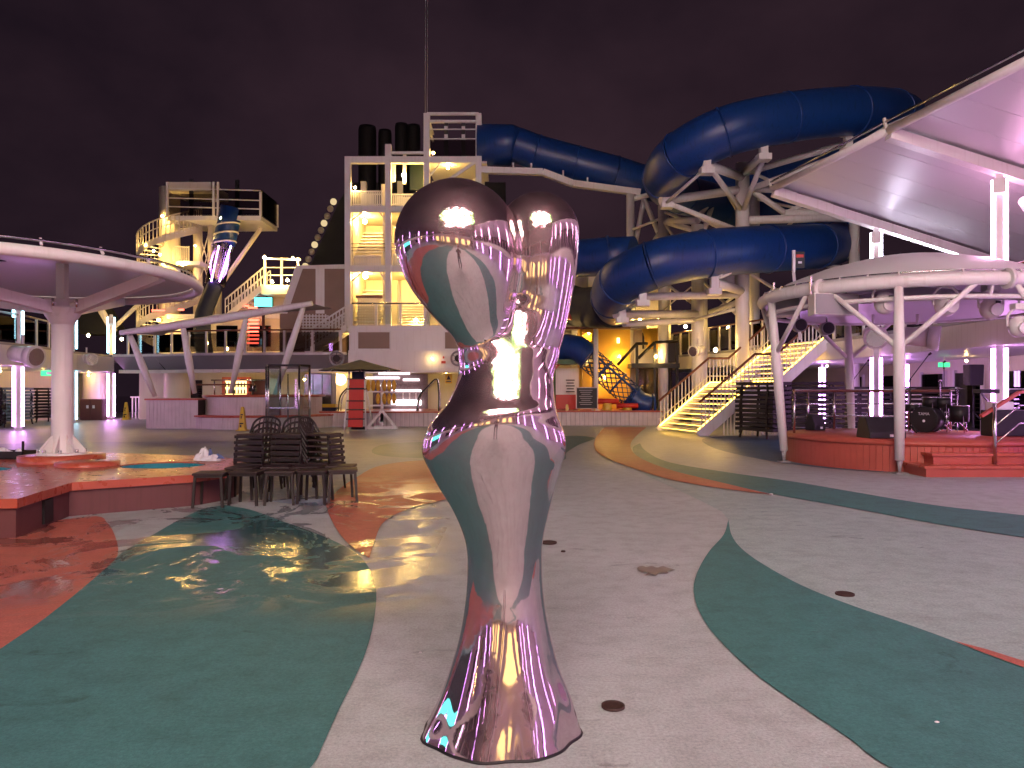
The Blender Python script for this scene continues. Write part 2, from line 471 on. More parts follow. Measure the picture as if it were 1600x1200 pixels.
def show_screen():
    """LED wall picture: pale pink blossom-like burst with green at the sides"""
    m = bpy.data.materials.new('led_show'); m.use_nodes = True
    n, l = m.node_tree.nodes, m.node_tree.links
    n.clear()
    o = n.new('ShaderNodeOutputMaterial'); e = n.new('ShaderNodeEmission')
    tc = n.new('ShaderNodeTexCoord')
    nz = n.new('ShaderNodeTexNoise'); nz.inputs['Scale'].default_value = 9.0; nz.inputs['Detail'].default_value = 6; nz.inputs['Distortion'].default_value = 2.0
    l.new(tc.outputs['Generated'], nz.inputs['Vector'])
    rp = n.new('ShaderNodeValToRGB'); el = rp.color_ramp.elements
    el[0].position = 0.36; el[0].color = (0.02, 0.0, 0.01, 1)
    el[1].position = 0.585; el[1].color = (0.93, 1.0, 1.0, 1)
    x = el.new(0.515); x.color = (0.62, 0.07, 0.17, 1)
    x = el.new(0.44); x.color = (0.03, 0.12, 0.02, 1)
    l.new(nz.outputs['Fac'], rp.inputs['Fac'])
    sep = n.new('ShaderNodeSeparateXYZ'); l.new(tc.outputs['Generated'], sep.inputs[0])
    s1 = n.new('ShaderNodeValToRGB'); k = s1.color_ramp.elements
    k[0].position = 0.10; k[0].color = (0.25, 0.75, 0.25, 1); k[1].position = 0.22; k[1].color = (1, 1, 1, 1)
    x = k.new(0.80); x.color = (1, 1, 1, 1); x = k.new(0.93); x.color = (0.3, 0.85, 0.25, 1)
    l.new(sep.outputs['X'], s1.inputs['Fac'])
    mx = n.new('ShaderNodeMix'); mx.data_type = 'RGBA'; mx.blend_type = 'MULTIPLY'; mx.inputs['Factor'].default_value = 1
    l.new(rp.outputs['Color'], mx.inputs['A']); l.new(s1.outputs['Color'], mx.inputs['B'])
    # the picture is a blossoming tree shape on black
    cxm = n.new('ShaderNodeMapping'); cxm.inputs['Location'].default_value = (-0.5*2.0, 0, -0.52*2.1); cxm.inputs['Scale'].default_value = (2.0, 0.0, 2.1)
    l.new(tc.outputs['Generated'], cxm.inputs['Vector'])
    ln = n.new('ShaderNodeVectorMath'); ln.operation = 'LENGTH'; l.new(cxm.outputs['Vector'], ln.inputs[0])
    nb = n.new('ShaderNodeTexNoise'); nb.inputs['Scale'].default_value = 4.5; nb.inputs['Detail'].default_value = 5
    l.new(tc.outputs['Generated'], nb.inputs['Vector'])
    ad = n.new('ShaderNodeMath'); ad.operation = 'MULTIPLY_ADD'; ad.inputs[1].default_value = 1.1; l.new(nb.outputs['Fac'], ad.inputs[0]); l.new(ln.outputs['Value'], ad.inputs[2])
    mk = n.new('ShaderNodeMapRange'); mk.inputs['From Min'].default_value = 1.52; mk.inputs['From Max'].default_value = 1.30
    mk.inputs['To Min'].default_value = 0.004; mk.inputs['To Max'].default_value = 1.0
    l.new(ad.outputs[0], mk.inputs['Value'])
    ms = n.new('ShaderNodeMath'); ms.operation = 'MULTIPLY'; ms.inputs[1].default_value = SCREEN_L; l.new(mk.outputs['Result'], ms.inputs[0])
    l.new(mx.outputs['Result'], e.inputs['Color']); l.new(ms.outputs[0], e.inputs['Strength'])
    l.new(e.outputs[0], o.inputs['Surface'])
    return m
SCREEN_L = 21.0
led_m = show_screen()

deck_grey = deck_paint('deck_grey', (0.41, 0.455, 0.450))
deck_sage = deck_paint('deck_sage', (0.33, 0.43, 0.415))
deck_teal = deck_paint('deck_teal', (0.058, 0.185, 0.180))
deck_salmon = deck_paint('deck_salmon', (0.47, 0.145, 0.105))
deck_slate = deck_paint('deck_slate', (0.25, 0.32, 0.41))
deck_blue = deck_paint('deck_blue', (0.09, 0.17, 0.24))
sea_m = paint('sea_water', (0.004, 0.006, 0.010), 0.15, var=0.2, bump=0.5, bscale=0.8)

# ------------------------------------------------------------------ ground: deck, painted bands, sea
def sheet(name, pts, z, mat, label=None):
    tris = mathutils.geometry.tessellate_polygon([[Vector((p[0], p[1], 0)) for p in pts]])
    fs = []
    for a, b, c in tris:
        A, B, C = pts[a], pts[b], pts[c]
        ar = (B[0]-A[0])*(C[1]-A[1]) - (B[1]-A[1])*(C[0]-A[0])
        if abs(ar) > 1e-9:
            fs.append((a, b, c) if ar > 0 else (a, c, b))
    me = bpy.data.meshes.new(name); me.from_pydata([(p[0], p[1], 0) for p in pts], [], fs); me.update()
    me.materials.append(mat)
    o = bpy.data.objects.new(name, me); col.objects.link(o)
    o.location = (0, 0, z); ORG[o.name] = Vector((0, 0, z))
    tag(o, label, None, None, 'structure')
    return o

sea = MB().add([(-3000, -3000, -22), (3000, -3000, -22), (3000, 3000, -22), (-3000, 3000, -22)], [(0, 1, 2, 3)]).build('sea', sea_m, kind='structure')
MB().add([(-27, -30, 0), (20, -30, 0), (20, 75, 0), (-27, 75, 0)], [(0, 1, 2, 3)]).build('deck_floor', deck_grey, kind='structure')

def gp(*pp):
    return [G(x, y) for x, y in pp]
def V2(*pp):
    return [Vector((x, y, 0)) for x, y in pp]

# big teal pool of colour at lower left, running on behind the viewpoint
L_edge = gp((0,1016),(60,975),(115,932),(170,885),(192,864),(240,836),(290,808),(325,794),(352,790))
R_edge = gp((352,790),(390,797),(440,815),(500,837),(550,861),(575,886),(587,918),(586,960),(575,1010),(555,1060),(530,1110),(505,1165),(487,1200)) + V2((-1.15,2.0),(-1.75,0.0),(-2.0,-3.0),(-1.5,-6.5),(-0.9,-10.5))
near_L = V2((-3.6,-10.5),(-5.6,-6),(-6.6,-2),(-6.0,1.0),(-4.6,3.2))
sheet('teal_deck_paint', catmull(L_edge, 4)[:-1] + catmull(R_edge, 4)[:-1] + catmull([R_edge[-1]] + near_L + [L_edge[0]], 4)[:-1], 0.008, deck_teal, 'teal painted deck area at lower left with wet patches')
# salmon along its far side
s_pts = gp((100,812),(150,807),(168,818),(181,842),(184,866),(170,885),(115,932),(60,975),(0,1016))
sheet('salmon_deck_paint', catmull(s_pts, 4) + V2((-4.6,3.2),(-6.0,1.0),(-6.6,-2.0),(-9.5,-4),(-9.5,8.2),(-6.0,8.2)), 0.004, deck_salmon, 'salmon painted deck area beside the hot tub platform')
# salmon wedge with its point toward the viewer
w_pts = gp((509,790),(520,818),(545,852),(577,874)) 
w2 = gp((577,874),(586,845),(602,815),(640,796),(690,783),(730,770),(740,745),(735,722))
w3 = gp((735,722),(660,720),(600,727),(555,748),(525,770),(509,790))
sheet('salmon_deck_paint', catmull(w_pts, 5)[:-1] + catmull(w2, 5)[:-1] + catmull(w3, 5)[:-1], 0.012, deck_salmon, 'salmon painted wedge pointing at the viewer left of the sculpture')
# slate areas beyond
sl = gp((200,770),(330,760),(430,785),(509,790),(525,770),(555,748),(600,727),(660,720),(735,722),(800,712),(760,690),(640,688),(480,690),(300,690),(90,692),(-160,700),(-160,735),(60,728))
sheet('slate_deck_paint', catmull(sl, 3, True), 0.004, deck_slate)
d1 = gp((582,708),(610,714),(665,716),(700,712),(700,694),(655,691),(605,694))
sheet('teal_deck_paint', catmull(d1, 5, True), 0.008, deck_teal, 'teal painted oval on the deck left of the sculpture')
d2 = gp((850,722),(878,720),(885,708),(905,695),(928,684),(900,681),(870,683),(845,690))
sheet('teal_deck_paint', catmull(d2, 5, True), 0.008, deck_teal, 'teal painted tongue on the deck right of the sculpture')
# salmon S-curve on the right
a = gp((945,668),(934,680),(928,695),(934,708),(953,719),(1000,736),(1047,750),(1093,759),(1150,767),(1206,774))
b_ = gp((1206,774),(1140,758),(1047,735),(1000,716),(987,704),(986,692),(996,680),(1010,668))
sheet('salmon_deck_paint', catmull(a, 5)[:-1] + catmull(b_, 5), 0.012, deck_salmon, 'salmon painted curve leading to the lit staircase')
# dark teal band behind it
a = gp((1000,693),(990,698),(989,705),(1000,715.5),(1047,735),(1140,758.5),(1210,773),(1327,794),(1467,820),(1600,841),(1800,872))
b_ = gp((1800,832),(1600,806),(1467,791),(1327,768),(1233,752),(1140,739),(1047,723),(1008,704),(1000,693))
sheet('teal_deck_paint', catmull(a, 5)[:-1] + catmull(b_, 5)[:-1], 0.008, deck_teal, 'dark teal band sweeping in front of the round stage')
# sage field
n_r = gp((1138,813),(1145,841),(1163,862),(1196,885),(1257,918),(1327,946),(1420,978),(1481,1000),(1537,1023),(1600,1046),(1800,1122))
sage = gp((1000,737),(1047,751),(1093,760),(1150,768),(1206,775),(1327,796),(1467,822),(1600,843),(1800,875)) + list(reversed(n_r)) + gp((1128,800),(1103,787),(1060,766),(1020,748))
sheet('sage_deck_paint', sage, 0.004, deck_sage, 'sage grey painted deck area to the right')
# near teal ribbon on the right
l_r = gp((1138,813),(1131,836),(1107,864),(1089,897),(1084,920),(1089,948),(1107,981),(1140,1018),(1187,1060),(1257,1109),(1327,1156),(1387,1200)) + V2((2.35,1.9),(3.0,0.2),(3.3,-2.5),(3.0,-5.5),(1.8,-9.0),(1.0,-10.5))
outer = V2((2.2,-10.5),(4.0,-7.0),(5.2,-3.0),(5.3,0.0),(4.9,2.0))
sheet('teal_deck_paint', catmull(l_r, 5)[:-1] + catmull([l_r[-1]] + outer + [n_r[-1]], 4)[:-1] + list(reversed(catmull(n_r, 5)))[:-1], 0.008, deck_teal, 'teal painted ribbon curving along the right foreground')
th = gp((1490,1004),(1537,1023),(1600,1046),(1800,1122),(1800,1100),(1600,1036),(1537,1016))
sheet('salmon_deck_paint', th, 0.012, deck_salmon, 'thin salmon line beside the right teal ribbon')
# blue-grey area by the stairs and stage
bl = gp((1105,684),(1160,681),(1225,681),(1232,700),(1260,716),(1330,727),(1420,738),(1340,736),(1240,726),(1160,712),(1110,698))
sheet('blue_deck_paint', catmull(bl, 4, True), 0.004, deck_blue)
# salmon wedge behind the viewpoint, seen mirrored in the sculpture
sheet('salmon_deck_paint', catmull(V2((-6.6,-2.0),(-6.0,1.0),(-4.9,2.6),(-9,4),(-12,0),(-10,-6),(-5.6,-6.0)), 4, True), 0.0115, deck_salmon)

# drains and spots
def drain(px, py, r, label):
    c = G(px, py)
    t = thing('floor_drain', label, 'drain', (c.x, c.y, 0), 'drains in the deck')
    m = MB(); m.lathe(c, [(r, 0.0045), (r, 0.016), (r*0.86, 0.017), (r*0.84, 0.006)], 28); m.build('rim', rust, t)
    m = MB(); m.lathe(c, [(r*0.85, 0.006), (0.001, 0.006)], 28)
    m.build('plate', black, t)
    m = MB()
    for i in range(-3, 4):
        w = math.sqrt(max(0.01, 0.72 - (i*0.25)**2))*r
        m.box(c + Vector((0, i*r*0.22, 0.010)), (2*w, r*0.09, 0.007))
    m.build('grate', rust, t)
def stain(pts, label=None):
    c = catmull([G(x, y) for x, y in pts], 4, True)
    sheet('wet_stain', c, 0.0125, stain_m, label)
stain_m = paint('wet_stain', (0.20, 0.17, 0.165), 0.48, var=0.2, scale=6)
stain([(996,889),(1003,886),(1010,888),(1018,886),(1026,889),(1036,886.5),(1043,889),(1055,892.5),(1043,894),(1044,898),(1032,896.5),(1025,902),(1018,899),(1008,902),(1012,896),(1002,895)], 'dark wet stain on the grey floor right of the sculpture')
drain(958, 1106, 0.057, 'round rusty drain in the grey floor beside the sculpture foot')
drain(1320, 930, 0.070, 'round rusty drain in the sage floor at right')
drain(857, 849, 0.085, 'flat dark drain just right of the sculpture stem')
drain(880, 863, 0.022, 'tiny dark drain hole right of the sculpture stem')

def speck(px, py, r, label):
    c = G(px, py)
    m = MB(); m.ball(c + Vector((0, 0, 0.012 + r*0.25)), r, 8, (1, 0.7, 0.35)); m.build('paper_scrap', towel, None, label, 'scrap')
speck(1464, 1133, 0.012, 'small white scrap on the teal ribbon at lower right')
speck(657, 1023, 0.009, 'tiny white scrap on grey floor left of the sculpture')
speck(1205, 774, 0.03, 'white scrap at the tip of the salmon curve')

# ------------------------------------------------------------------ lamps, columns
def lamp(p, label, r=0.10, mat=None, kind='globe', group='warm lamps on the ship'):
    p = Vector(p)
    t = thing('wall_lamp', label, 'lamp', p, group)
    if mat is None or mat is e_warm_small: r = r*0.58
    m = MB(); m.ball(p, r, 10); m.build('bulb', mat or e_warm, t)
    m = MB(); m.lathe(p + Vector((0, 0, r*0.9)), [(r*0.75, 0), (r*0.75, 0.05), (0.01, 0.08)], 12); m.build('cap', white2, t)
    return t

def light_column(x, y, z0, z1, label, mat_lo, mat_hi=None, zs=(2.45, 3.45), w=0.17, rt=0.042, gap=0.155, group='twin tube light columns along the decks', face=None):
    """square white post with two vertical light tubes on the face toward the open deck"""
    t = thing('light_column', label, 'light column', (x, y, z0), group)
    d = (Vector((0, 3, 0)) - Vector((x, y, 0))) if face is None else Vector(face)
    d.z = 0; d.normalize(); s = Vector((-d.y, d.x, 0))
    a = math.atan2(d.y, d.x)
    MB().box((x, y, (z0+z1)/2), (w, w, z1-z0), a).build('post', white, t, bevel=0.02)
    MB().box((x, y, z0+0.06), (w*1.5, w*1.5, 0.12), a).build('base', white2, t, bevel=0.01)
    for sg in (-1, 1):
        c = Vector((x, y, 0)) + d*0.05 + s*gap*sg
        MB().tube(c + Vector((0, 0, z0+0.16)), c + Vector((0, 0, min(zs[0], z1-0.05))), rt, n=10).build('light_tube', mat_lo, t)
        if mat_hi is not None and z1 > zs[1]+0.6:
            MB().tube(c + Vector((0, 0, zs[1]+0.1)), c + Vector((0, 0, z1-0.15)), rt, n=10).build('light_tube', mat_hi, t)
    if mat_hi is not None:
        MB().box(Vector((x, y, z1-0.35)) + d*(w/2+0.18), (0.22, 0.26, 0.34), a).build('junction_box', white2, t)
    return t

def balustrade(label, pts, h=1.1, step=1.25, post_m=white2, pane_m=tintg, rail_m=wood, group='glass balustrades of the upper deck', pane=True):
    pts = [Vector(p) for p in pts]
    t = thing('glass_balustrade', label, 'balustrade', pts[0], group)
    proto = None
    for i in range(len(pts)-1):
        a, b2 = pts[i], pts[i+1]
        L = (b2-a).length; k = max(1, round(L/step)); d = (b2-a)/k
        ang = math.atan2(d.y, d.x)
        for j in range(k + (1 if i == len(pts)-2 else 0)):
            p = a + d*j
            if proto is None:
                mm = MB(); mm.box(p + Vector((0, 0, h/2)), (0.10, 0.07, h)); 
                proto = mm.build('post', post_m, None, org=p); proto.parent = t; proto.location = p - ORG[t.name]; proto.rotation_euler = (0, 0, ang)
            else:
                share(proto, t, p, ang)
        if pane:
            for j in range(k):
                p = a + d*(j+0.5)
                MB().bar(p + Vector((0, 0, h*0.5)) - d*0.42, p + Vector((0, 0, h*0.5)) + d*0.42, 0.012, h*0.82).build('pane', pane_m, t)
    m = MB(); m.path([p + Vector((0, 0, h+0.03)) for p in pts], 0.04, 8); m.build('handrail', rail_m, t)
    return t

# ------------------------------------------------------------------ left (port) deck
Zc, Zd = 2.50, 3.35
left_edge = [(-17.0,-22),(-17.6,0),(-18.2,12),(-18.9,30),(-20.2,35.5),(-20.4,39.2),(-18.0,38.6),(-15,37.6),(-11,37.0),(-7.9,36.7)]
t = thing('port_side_deck', 'white upper deck running along the left side of the pool', 'deck', (-20, 10, 0))
poly = [(p[0], p[1]) for p in left_edge] + [(-7.9, 44), (-26, 48), (-26, -22)]
MB().prism(poly, Zd-0.10, Zd).build('deck_slab', greypan, t)
for i in range(len(left_edge)-1):
    a, b2 = Vector((*left_edge[i], 0)), Vector((*left_edge[i+1], 0))
    d = (b2-a)
    if i < 5:
        MB().bar(a + Vector((0, 0, (Zc+Zd)/2-0.06)), b2 + Vector((0, 0, (Zc+Zd)/2-0.06)), 0.16, Zd-Zc-0.1).build('fascia_panel', white, t)
    else:
        nrm = Vector((d.y, -d.x, 0)).normalized()
        MB().add([a+Vector((0,0,Zd-0.1)), b2+Vector((0,0,Zd-0.1)), b2+nrm*-0.8+Vector((0,0,Zc+0.12)), a+nrm*-0.8+Vector((0,0,Zc+0.12))], [(0,1,2,3)]).build('fascia_panel', greypan, t)
        MB().bar(a+nrm*-0.7+Vector((0,0,Zc+0.02)), b2+nrm*-0.7+Vector((0,0,Zc+0.02)), 0.5, 0.16).build('soffit_edge', white, t)
        MB().bar(a+Vector((0,0,Zd-0.03)), b2+Vector((0,0,Zd-0.03)), 0.14, 0.12).build('deck_edge', white, t)
MB().prism([(p[0]-0.1, p[1]+0.1) for p in left_edge[:6]] + [(-26, 46), (-26, -22)], Zc, Zc+0.06).build('ceiling', white, t)
MB().prism([(-20,39.8),(-15,38.6),(-8,37.8),(-8,44),(-20,46)], Zc+0.02, Zc+0.08).build('ceiling', white, t)
# inner wall of the arcade, with doors and a lighter bay
t = thing('arcade_wall', 'cream wall with dark doorways behind the left light columns', 'wall', (-24.5, 20, 0))
MB().span((-24.8, -22, 0), (-24.5, 47, Zc)).build('wall', cream, t)
for y0, y1, mm in ((27.5, 29.6, taupe), (30.4, 32.3, maroon), (33.2, 34.6, darkgl), (35.6, 36.4, taupe)):
    dd = MB().span((-24.47, y0, 0.02), (-24.40, y1, 2.15)).build('door', mm, t)
    MB().span((-24.49, y0-0.08, 2.16), (-24.38, y1+0.08, 2.26)).build('lintel', white2, dd)
for y in (-14, -6, 2, 10, 18):
    MB().span((-24.47, y, 0.4), (-24.40, y+3.5, 2.2)).build('window', darkgl, t)
    
light_column(-19.1, 29.7, 0, 5.6, 'light column at far left, purple tubes below and pale blue above', e_pink, e_cyan, face=(0.75, -1, 0))
light_column(-21.1, 36.9, 0, 5.4, 'light column with pale blue tubes hidden partly by the canopy mast', e_cyan, e_cyan, face=(0.6, -1, 0))
light_column(-21.4, 41.0, 0, 5.6, 'light column with purple tubes beside the yellow caution cone', e_pink, e_cyan, face=(0.5, -1, 0))
for y, mm in ((-18, e_pink), (-11, e_purple), (-4, e_pink), (3, e_purple), (10, e_pink), (17, e_purple), (23.5, e_pink)):
    light_column(-17.7-0.03*max(0, y), y, 0, 5.8, 'twin tube light column of the left deck outside the view', mm, mm, face=(1, 0, 0), group='left deck columns outside the view')
balustrade('tinted glass balustrade along the left upper deck edge', [(-17.3,-22,Zd),(-17.8,0,Zd),(-18.4,12,Zd),(-19.1,30,Zd),(-20.4,35.5,Zd)], step=1.6)
balustrade('curved glass balustrade with dark rail behind the sail-roofed bar', [(-19.5,39.0,Zd),(-18,38.7,Zd),(-15,37.7,Zd),(-11,37.1,Zd),(-8.2,36.8,Zd)], step=1.15)
# drum-like cylindrical spot fixtures on the fascia
def projector(p, d, label, s=1.0):
    p = Vector(p); d = Vector(d).normalized()
    t = thing('projector_light', label, 'spotlight', p, 'drum spotlights fixed to the decks')
    MB().tube(p - d*0.45*s, p + d*0.15*s, 0.24*s, n=18).build('body', white2, t)
    lh = MB().tube(p + d*0.15*s, p + d*0.42*s, 0.30*s, 0.33*s, n=18).build('lens_hood', white2, t)
    MB().tube(p + d*0.40*s, p + d*0.425*s, 0.26*s, n=18).build('lens', steel, lh)
    m = MB(); m.path([p - d*0.1*s + Vector((0, 0, 0.33*s)), p - d*0.1*s + Vector((0, 0, 0.6*s))], 0.04*s, 8); m.build('bracket', white2, t)
projector(P(40, 555, 28.5), (1, -0.3, -0.15), 'white drum spotlight on the fascia beside the far left light column', 1.25)
projector(P(137, 561, 36.2), (1, -0.5, -0.1), 'smaller drum spotlight on the fascia right of the canopy mast', 0.9)
t = thing('exit_sign', 'green exit sign hanging under the left deck ceiling', 'sign', P(75, 583, 31))
MB().box(P(75, 583, 31), (0.55, 0.05, 0.22)).build('panel', e_green, t)
MB().box(P(75, 583, 31)+Vector((0.06, -0.03, 0)), (0.2, 0.01, 0.10)).build('pictogram', white2, t)
m = MB(); m.tube(P(75, 583, 31)+Vector((0, 0, 0.1)), P(75, 583, 31)+Vector((0, 0, 0.35)), 0.015); m.build('hanger', white2, t)
# far corner: thick white pillar, gate, fence, brown cabinet
m = MB(); m.lathe((-18.0, 41.5, 0), [(0.75, 0), (0.75, Zc)], 28); m.build('corner_pillar', cream, None, 'thick round cream pillar behind the bar at left', 'pillar')
m = MB(); m.lathe((-22.8, 42.0, 0), [(0.6, 0), (0.6, Zc)], 24); m.build('corner_pillar', cream, None, 'round cream pillar between two far left light columns', 'pillar')
t = thing('brown_cabinet', 'brown double door cabinet standing by the far left pillar', 'cabinet', (-21.9, 40.2, 0))
MB().box((-21.9, 40.2, 0.55), (1.15, 0.5, 1.1)).build('body', maroon, t, bevel=0.02)
for s in (-1, 1):
    dd = MB().box((-21.9+s*0.285, 39.93, 0.56), (0.54, 0.04, 0.98)).build('door', maroon, t)
    MB().box((-21.9+s*0.16, 39.90, 0.7), (0.12, 0.01, 0.16)).build('notice', towel, dd)
t = thing('white_fence', 'low white bar fence beside the far left pillar', 'fence', (-19.8, 42.5, 0))
pr = None
for k in range(14):
    x = -21.0 + k*0.18
    if pr is None:
        pr = MB().span((x-0.03, 42.47, 0), (x+0.03, 42.53, 1.15)).build('baluster', white2, t)
        pr0 = x
    else:
        share(pr, t, ORG[t.name] + Vector((x-pr0, 0, 0)))
m = MB(); m.box((-19.85, 42.5, 1.18), (2.5, 0.08, 0.07)); m.build('handrail', white2, t)
for i, (x, y) in enumerate(((-22.5, 40.8), (-22.9, 37.5), (-20.5, 43.5))):
    lamp((x, y, Zc-0.15), ['warm lamp above the brown cabinet at far left', 'warm ceiling lamp in the left arcade behind the mast', 'warm ceiling lamp over the white bar fence'][i], 0.07)
for i, (x, y) in enumerate(((-22.0, 33.0), (-22.0, 25.0), (-22.0, 17.0), (-22.0, 5), (-22.0, -8))):
    lamp((x, y, Zc-0.12), ['warm ceiling lamp above the far left stacked loungers', 'warm ceiling lamp of the left arcade nearest the picture edge', 'warm ceiling lamp of the left arcade beyond the picture edge', 'warm ceiling lamp of the left arcade level with the sculpture', 'warm ceiling lamp of the left arcade behind the viewpoint'][i], 0.06, group='arcade ceiling lamps')

# ------------------------------------------------------------------ rear block
t = thing('rear_deckhouse', 'white deckhouse front with taupe panels below the stair tower', 'building', (0, 36.6, 0))
Z2 = 4.65
MB().span((-7.8, 36.55, Zc), (1.6, 36.75, Zc+0.95)).build('fascia_panel', white, t)
MB().span((-7.8, 36.75, Zc+0.95), (1.6, 37.0, Z2)).build('bulwark', white, t)
MB().span((-7.8, 37.0, Z2-0.12), (6.5, 44, Z2)).build('deck_slab', greypan, t)
MB().span((-7.8, 36.6, Zc-0.08), (1.6, 44, Zc)).build('ceiling', white, t)
for x0, x1 in ((-7.35, -5.85), (-3.2, -1.7), (-0.9, 0.6)):
    tp = MB().span((x0, 36.70, Zc+1.05), (x1, 36.745, Z2-0.32)).build('taupe_panel', taupe, t)
    for q in ((x0-0.06, x0, Zc+0.99, Z2-0.26), (x1, x1+0.06, Zc+0.99, Z2-0.26)):
        MB().span((q[0], 36.69, q[2]), (q[1], 36.747, q[3])).build('panel_frame', white2, tp)
MB().span((-20, 41.2, 0), (-12.9, 41.5, Zc)).build('lower_wall', cream, t)
MB().span((-12.9, 40.5, 0), (7.9, 40.8, Zc)).build('lower_wall', cream, t)
MB().span((-2.4, 38.0, 0), (1.6, 40.4, Zc-0.1)).build('lower_wall', cream, t)
MB().span((1.6, 39.6, 0), (8.2, 39.9, 7.5)).build('rear_wall', cream, t)
for x0 in (2.2, 4.0, 5.8):
    MB().span((x0, 39.52, 3.6), (x0+1.4, 39.58, 5.6)).build('wall_panel', cream, t)
# bar back wall, doorway and window
MB().span((-13.9, 41.1, 0.0), (-13.0, 41.18, 2.15)).build('door', maroon, t)
MB().span((-17.2, 41.12, 0.3), (-16.6, 41.18, 2.1)).build('window', darkgl, t)
# glass balustrade above
balustrade('glass balustrade on the white deckhouse below the tower', [(-7.7, 36.9, Z2), (-3.0, 36.9, Z2), (1.5, 36.9, Z2)], h=1.05, step=1.25, pane_m=clear, rail_m=steel)
# stone wall with light slits
t = thing('stone_feature_wall', 'dark stone wall with pink-white light slits under the deckhouse', 'wall', (-5.3, 37.9, 0))
MB().span((-6.85, 37.8, 0.55), (-4.15, 38.0, 2.38)).build('stone_panel', stone, t)
for x0, x1, y in ((592, 640, 583.5), (570, 624, 590.5), (630, 655, 593.5), (590, 612, 602), (612, 658, 610.5)):
    a, b2 = P(x0, y, 37.75), P(x1, y, 37.75)
    MB().span((a.x, 37.72, a.z-0.045), (b2.x, 37.79, a.z+0.045)).build('light_slit', e_whitep, t)
a, b2 = P(612, 625, 37.75), P(658, 633, 37.75)
MB().span((a.x, 37.60, b2.z), (b2.x, 37.79, a.z)).build('light_basin', e_whitep, t)
for x in (630, 640, 650):
    q = P(x, 614, 37.7)
    MB().span((q.x-0.03, 37.66, q.z-0.3), (q.x+0.03, 37.72, q.z)).build('water_spout', white2, t)
# wall signs
def flat_sign(p, w, h, mat, label, mark=None, mm=None):
    p = Vector(p)
    t = thing('wall_sign', label, 'sign', p)
    MB().box(p, (w, 0.04, h)).build('plate', mat, t)
    if mark == 'tri':
        MB().slabpoly([p+Vector((-w*0.32, -0.024, -h*0.1)), p+Vector((w*0.32, -0.024, -h*0.1)), p+Vector((0, -0.024, h*0.38))], (0, -0.006, 0)).build('pictogram', black, t)
        MB().box(p+Vector((0, -0.025, -h*0.3)), (w*0.7, 0.008, h*0.12)).build('text_line', black, t)
    if mark == 'lines':
        for k in range(4):
            MB().box(p+Vector((0, -0.025, h*(0.3-0.2*k))), (w*(0.75-0.12*(k % 2)), 0.008, h*0.07)).build('text_line', mm or black, t)
flat_sign(P(697, 591, 36.4)+Vector((0,1.5,0)), 0.34, 0.46, yellow, 'yellow warning sign with dark triangle beside the sculpture waist', 'tri')
flat_sign(P(693, 566, 36.45), 0.20, 0.12, red, 'small red plate on the white fascia left of the sculpture')
m = MB(); m.box(P(693, 558.5, 36.5), (0.07, 0.06, 0.1)); m.build('alarm_button', red, None, 'tiny red alarm button above the small red plate', 'button')
def wheel_lamp(px, py, Y, label):
    p = P(px, py, Y)
    t = thing('round_fixture', label, 'fixture', p, 'round ringed fixtures on the fascia')
    MB().path([p + Vector((0.33*math.cos(a), 0, 0.33*math.sin(a))) for a in [2*PI*k/20 for k in range(20)]], 0.05, 8, closed=True).build('ring', greypan, t)
    MB().tube(p + Vector((0, 0.05, 0)), p - Vector((0, 0.08, 0)), 0.17, n=14).build('centre', brown2, t)
    for a in (0.5, 1.55, 2.6):
        MB().bar(p + Vector((0.3*math.cos(a), 0, 0.3*math.sin(a))), p - Vector((0.3*math.cos(a), 0, 0.3*math.sin(a))), 0.04).build('spoke', greypan, t)
wheel_lamp(526, 560, 36.45, 'round ringed fixture on the fascia above the navy umbrella')
wheel_lamp(716, 560, 36.45, 'round ringed fixture on the fascia touching the sculpture waist')
lamp(P(532, 593, 39.5), 'bright round globe lamp on the wall left of the navy umbrella', 0.30, emit('globe_glow', (1.0, 0.66, 0.24), 9.0))
lamp(P(675, 560, 36.3), 'warm twin wall lamp on the white fascia left of the sculpture', 0.055, e_warm_small)
for i, px in enumerate((330, 372, 405)):
    lamp(P(px, 581, 39.0), 'small downlight in the ceiling over the bar, number %s from the left' % ['one', 'two', 'three'][i], 0.045)
lamp((-9.0, 39.6, Zc-0.12), 'warm ceiling downlight behind the glass shower cabin', 0.06)
lamp((-3.3, 38.6, Zc-0.2), 'warm ceiling downlight by the stone wall', 0.06)

# ------------------------------------------------------------------ stair tower
TY = 38.0
t = thing('stair_tower', 'tall white steel stair tower lit warm yellow with open landings', 'tower', (-5.0, TY, Z2))
def TX(px): return (px-HX)*TY/FPX
def TZ(py): return CAMZ + (HY-py)*TY/FPX
xs = [TX(544), TX(607), TX(667), TX(748)]
ztop = [TZ(246), TZ(226), TZ(178), TZ(178)]
for x, z in zip(xs, ztop):
    MB().span((x-0.15, TY-0.15, Z2), (x+0.15, TY+0.15, z)).build('column', white, t, bevel=0.02)
    MB().span((x-0.15, TY+3.85, Z2), (x+0.15, TY+4.15, z if z < 13 else TZ(250))).build('column', white, t)
for z in (TZ(510)+0.02, TZ(415), TZ(322)):
    MB().span((xs[0]-0.13, TY-0.12, z-0.32), (xs[3]+0.13, TY+0.1, z)).build('floor_beam', white, t)
    MB().span((xs[0], TY+0.1, z-0.2), (xs[3], TY+4, z-0.05)).build('landing', cream, t)
z = TZ(246)
MB().span((xs[0]-0.15, TY-0.14, z-0.30), (xs[3]+0.15, TY+0.14, z+0.02)).build('top_beam', white, t)
MB().span((xs[2], TY+0.15, z-0.25), (xs[3]+0.4, TY+3.5, z-0.1)).build('top_platform', white, t)
